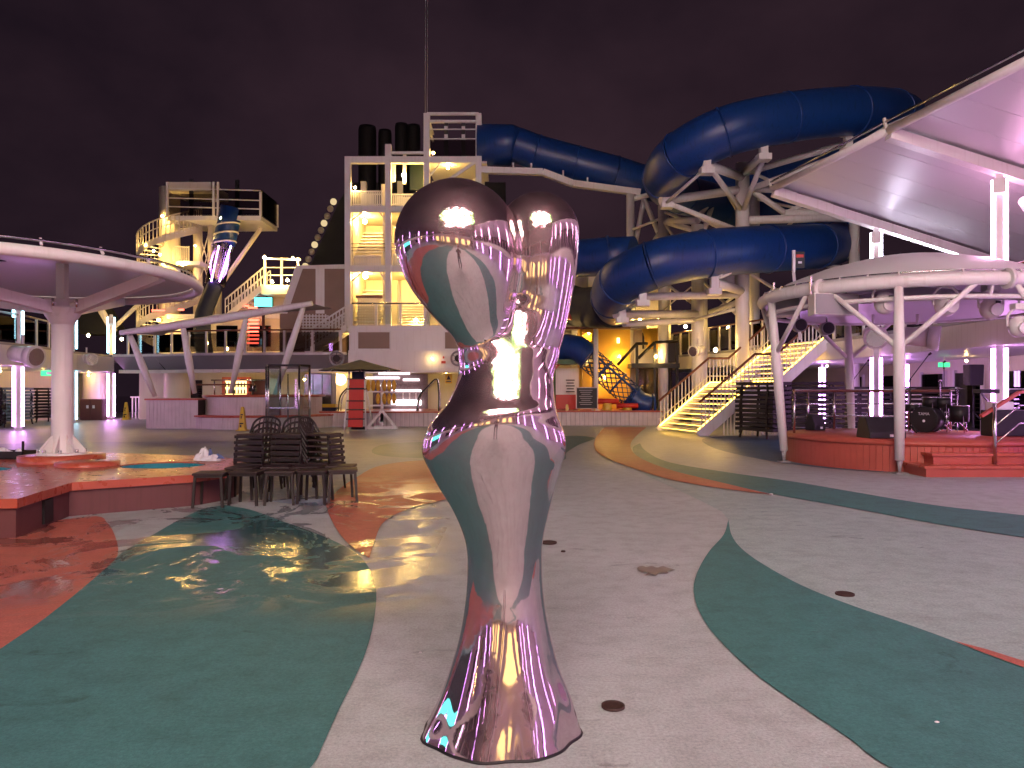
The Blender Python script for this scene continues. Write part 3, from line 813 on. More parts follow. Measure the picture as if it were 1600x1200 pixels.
for zz in (TZ(178), TZ(190)):
    MB().bar((xs[2], TY, zz), (xs[3], TY, zz), 0.13).build('top_rail', white, t)
    MB().bar((xs[3], TY, zz), (xs[3], TY+3, zz), 0.10).build('top_rail', white, t)
    MB().bar((xs[2], TY, zz), (xs[2], TY+3, zz), 0.10).build('top_rail', white, t)
for zz in (TZ(202), TZ(217)):
    MB().bar((xs[2], TY, zz), (xs[3], TY, zz), 0.05).build('top_rail', white2, t)
for px in (697, 724):
    MB().span((TX(px)-0.1, TY+0.02, TZ(248)), (TX(px)+0.1, TY+0.2, TZ(190))).build('dark_upright', black, t)
    for py in (200, 213):
        MB().box((TX(px), TY-0.02, TZ(py)), (0.17, 0.05, 0.17)).build('clamp', white2, t)
MB().span((xs[2]+0.1, TY+0.01, TZ(246)+0.05), (xs[3]-0.1, TY+0.04, TZ(219))).build('pane', tintg, t)
MB().bar((xs[1], TY, TZ(239)), (xs[2], TY, TZ(239)), 0.12).build('top_rail', white, t)
MB().bar((TX(631), TY+0.3, TZ(285)), (TX(631), TY+0.3, TZ(239)), 0.16).build('post', white, t)
MB().span((TX(634), TY+1.5, TZ(284)), (TX(660), TY+1.7, TZ(243))).build('green_panel', dgreen, t)
# diagonal bracket under the top box
for s in (0, 2.8):
    MB().bar((xs[3], TY+s, TZ(250)), (xs[2]+0.2, TY+s, TZ(300)), 0.14).build('brace', white, t)
# walls behind the landings
MB().span((xs[0]+0.2, TY+3.6, Z2), (xs[1]-0.1, TY+3.75, TZ(300))).build('back_wall', cream, t)
MB().span((xs[1]+0.1, TY+3.6, Z2), (xs[3]-0.1, TY+3.75, TZ(332))).build('back_wall', cream, t)
MB().span((xs[0]+0.05, TY+0.2, Z2), (xs[0]+0.18, TY+3.6, TZ(322))).build('side_wall', cream, t)
MB().span((xs[1]-0.35, TY+0.4, Z2), (xs[1]+0.0, TY+0.6, TZ(322))).build('mid_wall', cream, t)
MB().span((TX(594), TY+0.3, TZ(318)), (TX(604), TY+0.5, TZ(285))).build('mid_wall', cream, t)
# stair treads of each flight, seen as stacked horizontal boards
def flight(x0, x1, y0, y1, z0, z1, n, mat):
    for k in range(n):
        f = (k+0.5)/n
        MB().span((x0, y0+(y1-y0)*f-0.14, z0+(z1-z0)*f-0.03), (x1, y0+(y1-y0)*f+0.14, z0+(z1-z0)*f+0.03)).build('tread', mat, t)
flight(TX(550), TX(592), TY+0.5, TY+3.2, TZ(400), TZ(342), 8, white)
flight(TX(550), TX(592), TY+0.5, TY+3.2, TZ(505), TZ(438), 9, white)
flight(TX(616), TX(662), TY+0.6, TY+3.2, TZ(318), TZ(284), 8, white)
flight(TX(616), TX(662), TY+0.6, TY+3.2, TZ(508), TZ(465), 8, white)
flight(TX(616), TX(662), TY+0.6, TY+3.2, TZ(410), TZ(370), 8, white)
# railings with balusters
def railing(x0, x1, y, z0, z1, n):
    pr = None
    MB().bar((x0, y, z1), (x1, y, z1), 0.07).build('rail', white2, t)
    MB().bar((x0, y, z0+0.08), (x1, y, z0+0.08), 0.05).build('rail', white2, t)
    for k in range(n):
        x = x0 + (x1-x0)*(k+0.5)/n
        if pr is None:
            pr = MB().span((x-0.025, y-0.02, z0), (x+0.025, y+0.02, z1)).build('baluster', white2, t); ox = x
        else: share(pr, t, ORG[t.name]+Vector((x-ox, 0, 0)))
railing(TX(549), TX(596), TY+0.25, TZ(320), TZ(297), 16)
railing(TX(551), TX(594), TY+0.25, TZ(413), TZ(401), 16)
railing(TX(609), TX(617), TY+0.3, TZ(282), TZ(256), 4)
railing(TX(612), TX(664), TY+0.25, TZ(413), TZ(396), 18)
railing(TX(612), TX(664), TY+0.25, TZ(320), TZ(302), 18)
railing(TX(671), TX(745), TY+0.25, TZ(413), TZ(396), 22)
railing(TX(671), TX(745), TY+0.25, TZ(320), TZ(302), 22)
railing(TX(548), TX(604), TY+3.4, TZ(296), TZ(276), 16)
for (a_, b_2) in (((549,345),(575,325)), ((549,440),(575,418)), ((603,345),(590,328)), ((603,440),(590,420)), ((672,275),(690,252))):
    MB().bar((TX(a_[0]), TY, TZ(a_[1])), (TX(b_2[0]), TY, TZ(b_2[1])), 0.06).build('knee_brace', white2, t)
for py in (381, 387, 392):
    MB().bar((xs[0], TY, TZ(py)), (xs[2], TY, TZ(py)), 0.03).build('cable', steel, t)
# lattice screen
for k in range(9):
    x = TX(556 + k*4.1)
    MB().span((x-0.035, TY+0.7, TZ(508)), (x+0.035, TY+0.74, TZ(463))).build('lattice_slat', cream, t)
for k in range(11):
    zz = TZ(506 - k*4.1)
    MB().span((TX(554), TY+0.66, zz-0.035), (TX(592), TY+0.70, zz+0.035)).build('lattice_slat', cream, t)
MB().span((TX(552), TY+0.6, TZ(463)), (TX(594), TY+0.8, TZ(459))).build('lattice_head', maroon, t)
for k, (px, py, dy, r) in enumerate(((570, 346, 1.2, 0.19), (571, 432, 1.2, 0.19), (631, 274, 0.0, 0.17), (555, 293, 0.1, 0.09), (640, 340, 1.5, 0.15), (640, 432, 1.5, 0.15), (650, 500, 0.5, 0.14), (677, 239, 0.2, 0.12), (553, 517, 0.6, 0.09), (700, 262, 0.3, 0.12))):
    lamp(P(px, py, TY+dy), ['lamp under the second tower landing', 'lamp under the lowest tower landing', 'bright lamp on a post at the tower top landing', 'lamp at the left corner of the tower top railing', 'lamp over the middle yellow stair bay', 'lamp over the lower yellow stair bay', 'lamp at the foot of the yellow tower stair', 'lamp inside the cage on top of the tower', 'lamp at the lower left tower column', 'lamp under the cage platform on the tower'][k], r)

# thin mast wires above tower
t = thing('antenna_wire', 'pair of thin vertical wires rising above the tower', 'wire', P(665, 250, 40))
MB().tube(P(664, 250, 40), P(665.5, -200, 40), 0.018, n=5).build('wire', greypan, t)
MB().tube(P(667, 250, 40), P(669.5, -200, 40), 0.018, n=5).build('wire', greypan, t)

# ------------------------------------------------------------------ funnel
t = thing('ship_funnel', 'black ship funnel with four exhaust stacks behind the tower', 'funnel', (-10, 60, 3))
def FP(px, py): return P(px, py, 60)
for x0, x1, y0 in ((560, 588, 198), (591, 612, 204), (617, 638, 194), (636, 657, 196)):
    c = FP((x0+x1)/2, 400); r = (x1-x0)/2*60/FPX
    m = MB(); m.lathe((c.x, 60, 0), [(r, 4), (r, FP(0, y0+6).z), (r*0.9, FP(0, y0).z), (r*0.7, FP(0, y0).z), (r*0.7, FP(0, y0).z-1)], 20); m.build('exhaust_stack', blackm, t)
pr_ = [FP(478, 430), FP(528, 318), FP(548, 285), FP(790, 285), FP(790, 560), FP(470, 560)]
MB().slabpoly(pr_, (0, 6, 0)).build('funnel_casing', blackm, t)
for k in range(10):
    p = P(482 + k*4.9, 418 - k*11.2, 59.4)
    m = MB(); m.ball(p + Vector((-0.25, 0, 0.1)), 0.26, 10); m.build('marker_bulb', [cream, emit('marker_glow', (1, 0.75, 0.4), 0.5)][0 if k % 3 else 1], t)
    
# ------------------------------------------------------------------ left of the tower: trapezoid screen wall, stair, upper platforms
WY = 39.5
t = thing('raked_screen_wall', 'white raked wall with two taupe panels left of the tower', 'wall', P(490, 490, WY))
MB().slabpoly([P(437, 490, WY), P(462, 415, WY), P(540, 413, WY), P(540, 490, WY)], (0, 0.4, 0)).build('wall', white, t)
MB().slabpoly([P(449, 490, WY-0.02), P(473, 420, WY-0.02), P(493, 420, WY-0.02), P(493, 490, WY-0.02)], (0, 0.03, 0)).build('taupe_panel', taupe, t)
MB().slabpoly([P(507, 490, WY-0.02), P(507, 420, WY-0.02), P(540, 420, WY-0.02), P(540, 490, WY-0.02)], (0, 0.03, 0)).build('taupe_panel', taupe, t)
MB().slabpoly([P(437, 556, WY), P(437, 490, WY), P(540, 490, WY), P(540, 556, WY)], (0, 0.4, 0)).build('lower_wall', taupe, t)
for k in range(8):
    MB().span((P(474+k*5, 0, WY).x-0.03, WY-0.06, P(0, 525, WY).z), (P(474+k*5, 0, WY).x+0.03, WY-0.03, P(0, 491, WY).z)).build('lattice_slat', white2, t)
for k in range(7):
    a, b2 = P(472, 494+k*4.6, WY), P(514, 494+k*4.6, WY)
    MB().span((a.x, WY-0.09, a.z-0.03), (b2.x, WY-0.062, a.z+0.03)).build('lattice_slat', white2, t)

def small_stair(label, p0, p1, width, n, name='stair', group=None):
    """straight stair with stringers and railings, rising from p0 to p1 (near side); width goes back in Y"""
    p0, p1 = Vector(p0), Vector(p1)
    t = thing(name, label, 'stairs', p0, group)
    for dy in (0, width):
        o_ = Vector((0, dy, 0))
        MB().bar(p0+o_, p1+o_, 0.08, 0.30).build('stringer', white, t)
        MB().bar(p0+o_+Vector((0, 0, 1.05)), p1+o_+Vector((0, 0, 1.05)), 0.07).build('handrail', white2, t)
        MB().bar(p0+o_+Vector((0, 0, 0.6)), p1+o_+Vector((0, 0, 0.6)), 0.04).build('rail', white2, t)
        pr = None
        for k in range(n+1):
            q = p0 + (p1-p0)*k/n + o_
            if pr is None:
                pr = MB().span((q.x-0.025, q.y-0.02, q.z), (q.x+0.025, q.y+0.02, q.z+1.05)).build('baluster', white2, t); q0 = q
            else: share(pr, t, ORG[t.name] + (q-q0))
    pr = None
    for k in range(n):
        q = p0 + (p1-p0)*(k+0.5)/n + Vector((0, width/2, 0.05))
        if pr is None:
            pr = MB().box(q, (abs(p1.x-p0.x)/n*1.15, width-0.1, 0.05)).build('tread', cream, t); q0 = q
        else: share(pr, t, ORG[t.name] + (q-q0))
    return t
small_stair('short white stair with railings climbing right to the tower foot', P(478, 552, 37.6), P(541, 512, 37.6), 1.2, 12)
small_stair('white stair on the upper deck climbing toward the lamp platform', P(352, 497, 43), P(412, 447, 43), 1.2, 12)
t = thing('lamp_platform', 'small railed platform with bright lamps left of the funnel', 'platform', P(440, 455, 43))
MB().span((P(410, 0, 43).x, 42.8, P(0, 460, 43).z), (P(475, 0, 43).x, 45.5, P(0, 446, 43).z)).build('slab', white, t)
for px in (414, 440, 466):
    MB().bar(P(px, 446, 43), P(px, 403, 43), 0.11).build('post', white, t)
MB().bar(P(412, 404, 43), P(470, 406, 43), 0.10).build('top_rail', white, t)
for py in (418, 430):
    MB().bar(P(412, py, 43), P(470, py, 43), 0.05).build('rail', white2, t)
MB().span((P(412, 0, 43).x, 44.5, 3.4), (P(475, 0, 43).x, 44.8, P(0, 460, 43).z)).build('support_wall', cream, t)
for k, (px, py) in enumerate(((425, 440), (449, 438), (458, 404), (413, 402))):
    lamp(P(px, py, 42.6), ['lower left lamp on the small railed platform', 'lower right lamp on the small railed platform', 'bright lamp on the top rail of the small platform', 'lamp on the corner post of the small platform'][k], 0.13)
# lounge structures on the port upper deck: low walls, neon, boxes, stairs
t = thing('upper_lounge_wall', 'cream lounge wall on the upper deck behind the glass balustrade', 'wall', (-14, 44, Zd))
MB().span((-19.5, 44.0, Zd), (-9.5, 44.3, Zd+2.3)).build('wall', cream, t)
MB().span((-19.7, 43.8, Zd+2.3), (-9.3, 44.6, Zd+2.55)).build('coping', white, t)
for k in range(5):
    MB().span((-18.8+k*1.9, 43.9, Zd+0.7), (-17.6+k*1.9, 43.97, Zd+1.9)).build('window', darkgl, t)
for k, (px, py, w) in enumerate(((247, 485, 0.7), (283, 484, 0.3), (395, 481, 0.5), (385, 478, 0.3))):
    MB().box(P(px, py, 42.8), (w, 0.06, 0.09)).build('neon_strip', e_red, None, ['long red neon strip at the foot of the spiral tower', 'short red neon strip at the foot of the spiral tower', 'red neon strip right of the spiral tower beside the teal screen', 'short red neon strip left of the teal screen'][k], 'neon')
for k in range(7):
    MB().box(P(396+random.uniform(-1, 1), 500+k*6, 42.6+0.12*(6-k)*0), (0.62, 0.05, 0.09)).build('red_light_step', e_red, None, '%s glowing red bar of the ladder-like stack behind the sail roof' % ['topmost', 'second', 'third', 'fourth', 'fifth', 'sixth', 'lowest'][k], 'light bar', 'stack of glowing red bars')
t = thing('teal_screen', 'small glowing teal screen above the sail-roofed bar', 'screen', P(411, 470, 43.5))
MB().span((P(398, 0, 43.5).x, 43.45, P(0, 479, 43.5).z), (P(425, 0, 43.5).x, 43.5, P(0, 465, 43.5).z)).build('display', e_teal, t)
MB().span((P(397, 0, 43.5).x, 43.5, P(0, 480, 43.5).z), (P(426, 0, 43.5).x, 43.65, P(0, 464, 43.5).z)).build('casing', black, t)
MB().span((P(409, 0, 43.5).x, 43.52, Zd), (P(413, 0, 43.5).x, 43.6, P(0, 480, 43.5).z)).build('stand', black, t)
for k, (px, py) in enumerate(((138, 524), (265, 546), (355, 545), (440, 535), (190, 530))):
    lamp(P(px, py, 41), ['lamp post glow seen through the left balustrade', 'bright lamp behind the balustrade under the grey sail', 'low lamp behind the balustrade near the second canopy leg', 'low lamp behind the balustrade near the third canopy leg', 'lamp behind the balustrade above the far left pillar'][k], 0.12)

# ------------------------------------------------------------------ spiral stair tower (left)
SY = 45.0
cx, cy = P(265, 0, SY).x, SY
zp = P(0, 345, SY).z
t = thing('spiral_stair_tower', 'white spiral stair winding round a column to a glazed platform', 'tower', (cx, cy, Zd))
m = MB(); m.lathe((cx, cy, 0), [(0.58, Zd), (0.58, zp+1.9), (0.01, zp+1.95)], 24); m.build('central_column', cream, t)
ro = 1.75
N = 46
pr = None
hel_o, hel_t = [], []
a_end = R(35)
for k in range(N):
    f = k/(N-1)
    a = a_end - (1-f)*R(690)
    z = Zd + 0.2 + (zp-Zd-0.2)*f
    if pr is None:
        mm = MB(); mm.slabpoly([(0.55, -0.03, 0), (ro, -0.16, 0), (ro, 0.16, 0), (0.55, 0.03, 0)], (0, 0, 0.05))
        pr = mm.build('tread', white2, None, org=(0, 0, 0)); pr.parent = t
        pr.location = (0, 0, z-Zd); pr.rotation_euler = (0, 0, a)
    else:
        share(pr, t, (cx, cy, z), a)
    e = Vector((cx+ro*math.cos(a), cy+ro*math.sin(a), z))
    hel_o.append(e)
m = MB()
for i in range(N-1):
    m.add([hel_o[i]+Vector((0,0,-0.28)), hel_o[i+1]+Vector((0,0,-0.28)), hel_o[i+1]+Vector((0,0,0.12)), hel_o[i]+Vector((0,0,0.12))], [(0, 1, 2, 3)], True)
m.build('outer_stringer', cream, t)
for dz, nm in ((1.1, 'handrail'), (0.62, 'rail')):
    MB().path([p + Vector((0, 0, dz)) for p in hel_o], 0.04 if dz > 1 else 0.025, 6).build(nm, cream, t)
pr = None
for i in range(0, N-1):
    for s in (0.0, 0.5):
        p = hel_o[i].lerp(hel_o[i+1], s)
        if pr is None:
            pr = MB().tube(p, p+Vector((0, 0, 1.1)), 0.028, n=5).build('baluster', cream, t); q0 = p
        else: share(pr, t, ORG[t.name] + (p-q0))
# platform
x0, x1, x2 = P(277, 0, SY).x, P(350, 0, SY).x, P(410, 0, SY-1).x
MB().span((x0, SY-1.3, zp-0.25), (x2, SY+1.8, zp)).build('platform', white, t)
for x, y in ((x0, SY-1.3), (x1-0.1, SY-1.3), (x1+0.15, SY-1.3), (x2, SY-1.3), (x0, SY+1.8), (x2, SY+1.8)):
    MB().span((x-0.06, y-0.06, zp), (x+0.06, y+0.06, P(0, 294, SY).z+ (0.0 if x < x1+0.3 else -0.55))).build('post', white2, t)
MB().span((x0-0.05, SY-1.2, P(0, 306, SY).z), (x1-0.3, SY+1.5, P(0, 293, SY).z)).build('roof_box', cream, t)
for zz in (P(0, 303, SY).z, P(0, 318, SY).z, P(0, 331, SY).z):
    MB().bar((x0, SY-1.3, zz), (x2, SY-1.3, zz-0.15), 0.06).build('rail', white2, t)
MB().span((x0+0.1, SY-1.31, zp+0.05), (x1-0.2, SY-1.28, zp+1.25)).build('pane', tintg, t)
MB().span((x1+0.2, SY-1.31, zp+0.05), (x2-0.05, SY-1.28, zp+1.5)).build('pane', tintg, t)
MB().span((x2-0.02, SY-1.2, zp+0.05), (x2+0.01, SY+1.7, zp+1.5)).build('pane', tintg, t)
for px in (311, 381):
    MB().span((P(px, 0, SY).x-0.1, SY-1.15, zp), (P(px, 0, SY).x+0.1, SY-1.0, zp+2.1)).build('dark_upright', black, t)
for px, py0 in ((307, 358), (328, 350), (339, 352)):
    c = P(px, 0, SY)
    MB().tube((c.x, SY+0.2, Zd), (c.x, SY+0.2, zp-0.25), 0.20 if px != 307 else 0.26, n=14).build('support_column', cream, t)
MB().tube(P(408, 356, SY-0.5), P(334, 462, SY-0.5), 0.13, n=10).build('strut', cream, t)
for a_, b_2 in (((312, 365), (326, 415)), ((326, 365), (312, 415)), ((312, 392), (326, 440)), ((326, 392), (312, 440))):
    MB().tube(P(*a_, SY), P(*b_2, SY), 0.03, n=5).build('cross_brace', cream, t)
MB().span((P(285, 0, SY).x, SY-0.9, P(0, 418, SY).z), (P(322, 0, SY).x, SY+1, P(0, 412, SY).z)).build('mid_landing', white, t)
railx = [P(281 + 3*k, 0, SY).x for k in range(9)]
pr = None
for x in railx:
    if pr is None:
        pr = MB().span((x-0.02, SY-0.9, P(0, 412, SY).z), (x+0.02, SY-0.86, P(0, 389, SY).z)).build('baluster', cream, t); q0 = x
    else: share(pr, t, ORG[t.name]+Vector((x-q0, 0, 0)))
MB().bar((railx[0], SY-0.88, P(0, 389, SY).z), (railx[-1], SY-0.88, P(0, 391, SY).z), 0.05).build('rail', cream, t)
for k, (px, py, dy, r) in enumerate(((228, 383, -1.6, 0.09), (240, 392, -1.75, 0.09), (250, 398, -1.75, 0.09), (254, 338, -1.0, 0.11), (346, 341, -1.5, 0.13), (285, 413, -1.0, 0.13), (255, 413, -1.2, 0.10), (305, 384, -0.6, 0.07), (248, 500, -1.6, 0.12))):
    lamp(P(px, py, SY+dy), ['uppermost step light under the spiral stair', 'middle step light under the spiral stair', 'lowest step light under the spiral stair', 'lamp on the central column of the spiral stair top', 'lamp at the corner of the glazed slide platform', 'strip lamp on the spiral tower middle landing', 'lamp on the spiral column beside the middle landing', 'small lamp on the square tower leg', 'lamp at the foot of the spiral tower'][k], r)
# port slide: blue box, clear section with purple edges, navy tube
t = thing('port_water_slide', 'narrow water slide dropping from the glazed platform, blue then clear', 'water slide', P(345, 360, SY-1))
MB().path([P(362, 325, SY-1), P(357, 350, SY-1), P(350, 380, SY-1.2)], 0.62, 18).build('blue_tube', blue, t)
for py in (352, 366, 380):
    MB().path([P(362-(py-325)*0.22, py, SY-1.2)+Vector((0.66*math.cos(a), 0.66*math.sin(a), 0.1*math.cos(a))) for a in [2*PI*k/18 for k in range(18)]], 0.05, 6, closed=True).build('flange', white2, t)
MB().path([P(350, 382, SY-1.2), P(343, 410, SY-1.4), P(336, 445, SY-1.6)], 0.55, 18).build('clear_tube', tub_clear, t)
for px0, px1 in ((342, 330), (361, 343)):
    MB().tube(P(px0, 384, SY-1.7), P(px1, 440, SY-2.1), 0.035, n=6).build('edge_light', e_purple, t)
MB().path(catmull([P(336, 446, SY-1.6), P(326, 470, SY-2), P(318, 492, SY-2.4), P(316, 520, SY-2.6), P(320, 552, SY-2.6)], 5), 0.45, 16).build('navy_tube', navy, t)
# diagonal bracing struts of the deck edge at left
t = thing('mast_stays', 'pair of white diagonal stays beside the spiral tower', 'stay', P(180, 515, 43))
MB().tube(P(175, 515, 43), P(222, 470, 43), 0.12, n=8).build('stay', cream, t)
MB().tube(P(178, 518, 43), P(140, 455, 43), 0.2, n=8).build('stay', cream, t)
t = thing('dark_boat_hull', 'dark sloping hull shape beyond the left balustrade', 'boat', P(150, 500, 43.5))
MB().slabpoly([P(112, 470, 43.5), P(150, 470, 43.5), P(176, 512, 43.5), P(172, 522, 43.5), P(125, 522, 43.5)], (0, 1.5, 0)).build('hull', blackm, t)

# ------------------------------------------------------------------ big left ring canopy on a mast
MX, MY = -7.2, 12.3
PZ = 0.42
t = thing('ring_canopy', 'white saucer canopy with tubular rim on a single mast at left', 'canopy', (MX, MY, PZ+0.1))
m = MB(); m.lathe((MX, MY, 0), [(0.155, PZ+0.1), (0.155, 2.95)], 28); m.build('mast', white2, t)
m = MB(); m.lathe((MX, MY, 0), [(0.36, PZ+0.105), (0.36, PZ+0.14), (0.01, PZ+0.14)], 28); m.build('base_flange', white2, t)
for k in range(8):
    a = k*PI/4+0.2
    d = Vector((math.cos(a), math.sin(a), 0)); s = Vector((-d.y, d.x, 0))*0.012
    c = Vector((MX, MY, PZ+0.14))
    MB().slabpoly([c+d*0.15-s, c+d*0.34-s, c+d*0.34-s+Vector((0,0,0.04)), c+d*0.15-s+Vector((0,0,0.28))], s*2).build('gusset', white2, t)
    MB().tube(c+d*0.31+Vector((-d.y,d.x,0))*0.07, c+d*0.31+Vector((-d.y,d.x,0))*0.07+Vector((0,0,0.05)), 0.025, n=6).build('bolt', steel, t)
rim_c = Vector((MX-1.0, MY, 0)); RR = 2.9
def rim_pt(a, rr=RR, dz=0.0):
    x = rim_c.x + rr*math.cos(a); y = rim_c.y + rr*math.sin(a)*1.10
    return Vector((x, y, 3.35 + dz))
rim = [rim_pt(2*PI*k/64) for k in range(64)]
MB().path(rim, 0.085, 16, closed=True).build('rim_tube', white, t)
MB().path([rim_pt(2*PI*k/64, RR-0.05, 0.17) for k in range(64)], 0.022, 6, closed=True).build('rim_cable', steel, t)
for k in range(24):
    a = 2*PI*k/24
    MB().bar(rim_pt(a, RR-0.02, 0.1), rim_pt(a, RR-0.09, 0.2), 0.03).build('clip', white2, t)
m = MB(); pr_f = []
for k in range(64):
    a = 2*PI*k/64
    pr_f.append([rim_pt(a, RR*f, 0.06+dz) for f, dz in ((0.97, 0.0), (0.8, 0.06), (0.5, 0.13), (0.2, 0.2), (0.03, 0.22))])
for k in range(64):
    k2 = (k+1) % 64
    for i in range(4):
        m.add([pr_f[k][i], pr_f[k2][i], pr_f[k2][i+1], pr_f[k][i+1]], [(0, 1, 2, 3)], True)
m.build('membrane', membrane, t)
hub = Vector((MX, MY, 2.85))
m = MB(); m.lathe(hub, [(0.16, -0.25), (0.30, -0.02), (0.30, 0.02), (0.18, 0.05), (0.18, 0.15)], 24); m.build('hub_collar', white2, t)
MB().box(hub+Vector((0, 0, 0.45)), (0.13, 0.13, 0.9)).build('king_post', white2, t)
for k in range(4):
    a = R(-8) + k*PI/2
    MB().bar(hub+Vector((0.2*math.cos(a), 0.2*math.sin(a), 0)), rim_pt(a, RR-0.1, -0.02), 0.13, 0.17).build('arm', white, t)
    for s in (-1, 1):
        q = hub + Vector((0.32*math.cos(a)-s*0.09*math.sin(a), 0.32*math.sin(a)+s*0.09*math.cos(a), 0.02))
        MB().tube(q, q+Vector((0, 0, 0.12)), 0.02, n=6).build('bolt', steel, t)

# ------------------------------------------------------------------ hot tub platform
out = [(-12.5, 7.55), (-5.2, 8.05), (-4.3, 10.3), (-4.05, 10.9), (-4.12, 11.6), (-4.5, 12.5), (-5.2, 13.2), (-8, 14.1), (-12.5, 14.4)]
sm_out = catmull([Vector((x, y, 0)) for x, y in out[2:7]], 6)
outline = [Vector((x, y, 0)) for x, y in out[:2]] + [Vector((-5.45, 9.45, 0))] + sm_out + [Vector((x, y, 0)) for x, y in out[7:]]
t = thing('hot_tub_platform', 'terracotta topped hot tub platform with maroon side at left', 'platform', (-8, 11, 0))
def ellipse(c, rx, ry, n=40):
    return [Vector((c[0]+rx*math.cos(2*PI*k/n), c[1]+ry*math.sin(2*PI*k/n), 0)) for k in range(n)]
tub1 = ellipse((-5.28, 11.62), 0.62, 0.50); tub2 = ellipse((-8.05, 10.95), 0.85, 0.6)
# top with two tub openings, by constrained triangulation
from mathutils.geometry import delaunay_2d_cdt
def holed(outer, holes, z, thick, name, mat, parent):
    vs = []; ed = []; loops = [outer] + holes
    for lp in loops:
        b0 = len(vs); vs += [Vector((p.x, p.y)) for p in lp]; ed += [(b0+i, b0+(i+1) % len(lp)) for i in range(len(lp))]
    r = delaunay_2d_cdt(vs, ed, [], 0, 1e-5)
    V_, F_ = r[0], r[2]
    def inside(p, lp):
        c = False; n_ = len(lp)
        for i in range(n_):
            a, b2 = lp[i], lp[(i+1) % n_]
            if (a.y > p.y) != (b2.y > p.y) and p.x < (b2.x-a.x)*(p.y-a.y)/(b2.y-a.y)+a.x: c = not c
        return c
    m = MB()
    keep = []
    for f in F_:
        c = sum((V_[i] for i in f), Vector((0, 0)))/len(f)
        if inside(c, outer) and not any(inside(c, h) for h in holes): keep.append(list(f))
    m.add([Vector((p.x, p.y, z)) for p in V_], keep)
    for lp in loops:
        n_ = len(lp); th_ = thick if lp is outer else 0.02
        m.add([Vector((p.x, p.y, z)) for p in lp] + [Vector((p.x, p.y, z-th_)) for p in lp], [(i, (i+1) % n_, n_+(i+1) % n_, n_+i) for i in range(n_)])
    return m.build(name, mat, parent)
cen = Vector((-8, 11, 0))
over = [p + (p-cen).normalized()*0.06 for p in outline]
holed(over, [tub1, tub2], PZ, 0.10, 'coping', orange, t)
m = MB(); n_ = len(outline)
m.add([Vector((p.x, p.y, 0)) for p in outline] + [Vector((p.x, p.y, PZ-0.09)) for p in outline], [(i, (i+1) % n_, n_+(i+1) % n_, n_+i) for i in range(n_)])
m.build('side_cladding', maroon, t)
MB().box((-5.33, 8.80, 0.17), (0.24, 0.05, 0.27), math.atan2(1.4, -0.25)).build('vent_opening', black, t)
for lp in (tub1, tub2):
    n_ = len(lp)
    m = MB()
    m.add([Vector((p.x, p.y, PZ-0.015)) for p in lp] + [Vector((p.x, p.y, 0.02)) for p in lp], [(i, (i+1) % n_, n_+(i+1) % n_, n_+i) for i in range(n_)])
    m.add([Vector((p.x, p.y, 0.03)) for p in lp], [list(range(n_))])
    m.build('tub_basin', teal_in, t)
m = MB(); m.lathe((MX, MY, 0), [(0.62, PZ), (0.62, PZ+0.10), (0.01, PZ+0.10)], 40); m.build('mast_plinth', orange, t)
m = MB(); m.lathe((MX+0.82, MY-0.75, 0), [(0.44, PZ+0.002), (0.44, PZ+0.06), (0.01, PZ+0.06)], 32); m.build('round_step', orange, t)
# crumpled towel
t = thing('crumpled_towel', 'crumpled white towel with a blue stripe on the terracotta edge', 'towel', (-4.75, 12.3, PZ))
def cloth(c, rx, ry, h, seed, mat, name):
    rnd = random.Random(seed); m = MB(); n1, n2 = 28, 9
    ph = [rnd.uniform(0, 6.28) for _ in range(6)]
    vs = []
    for i in range(n2+1):
        f = i/n2
        for k in range(n1):
            a = 2*PI*k/n1
            r = f*(1+0.18*math.sin(3*a+ph[0])+0.12*math.sin(5*a+ph[1]))
            z = h*(1-f)**0.8*(0.75+0.25*math.sin(4*a+ph[2])) + h*0.22*math.sin(7*a+ph[3]+5*f)*f*(1-f)*3 + 0.012
            z += h*0.25*math.sin(3*a+ph[4])*math.sin(PI*f)
            vs.append(Vector((c[0]+rx*r*math.cos(a), c[1]+ry*r*math.sin(a), c[2]+max(z, 0.006))))
    fs = [(i*n1+k, i*n1+(k+1) % n1, (i+1)*n1+(k+1) % n1, (i+1)*n1+k) for i in range(n2) for k in range(n1)]
    m.add(vs, fs, True)
    return m.build(name, mat, t)
cloth((-4.95, 12.35, PZ), 0.17, 0.14, 0.20, 3, towel, 'fold')
cloth((-4.77, 12.22, PZ), 0.15, 0.12, 0.10, 5, towel, 'fold')
cloth((-4.84, 12.31, PZ+0.04), 0.055, 0.05, 0.15, 9, towelb, 'stripe')
cloth((-4.70, 12.29, PZ+0.03), 0.10, 0.06, 0.08, 11, towelb, 'stripe')
# tray with bits at left
t = thing('service_tray', 'dark tray of crumpled napkins on the hot tub platform', 'tray', (-8.35, 12.6, PZ))
c = Vector((-8.32, 12.75, PZ))
MB().box(c+Vector((0, 0, 0.01)), (0.62, 0.36, 0.02)).build('base', brown, t)
for sx, sy, lx, ly in ((0, -1, 0.62, 0.02), (0, 1, 0.62, 0.02), (-1, 0, 0.02, 0.36), (1, 0, 0.02, 0.36)):
    MB().box(c+Vector((sx*0.30, sy*0.17, 0.07)), (lx, ly, 0.12)).build('side', brown, t)
cloth((c.x-0.1, c.y, c.z+0.02), 0.18, 0.12, 0.15, 21, towel, 'napkin')
cloth((c.x+0.14, c.y+0.02, c.z+0.02), 0.13, 0.1, 0.13, 23, towel, 'napkin')
MB().tube(c+Vector((0.2, 0, 0.05)), c+Vector((0.17, 0.05, 0.28)), 0.02, n=8).build('bottle', black, t)

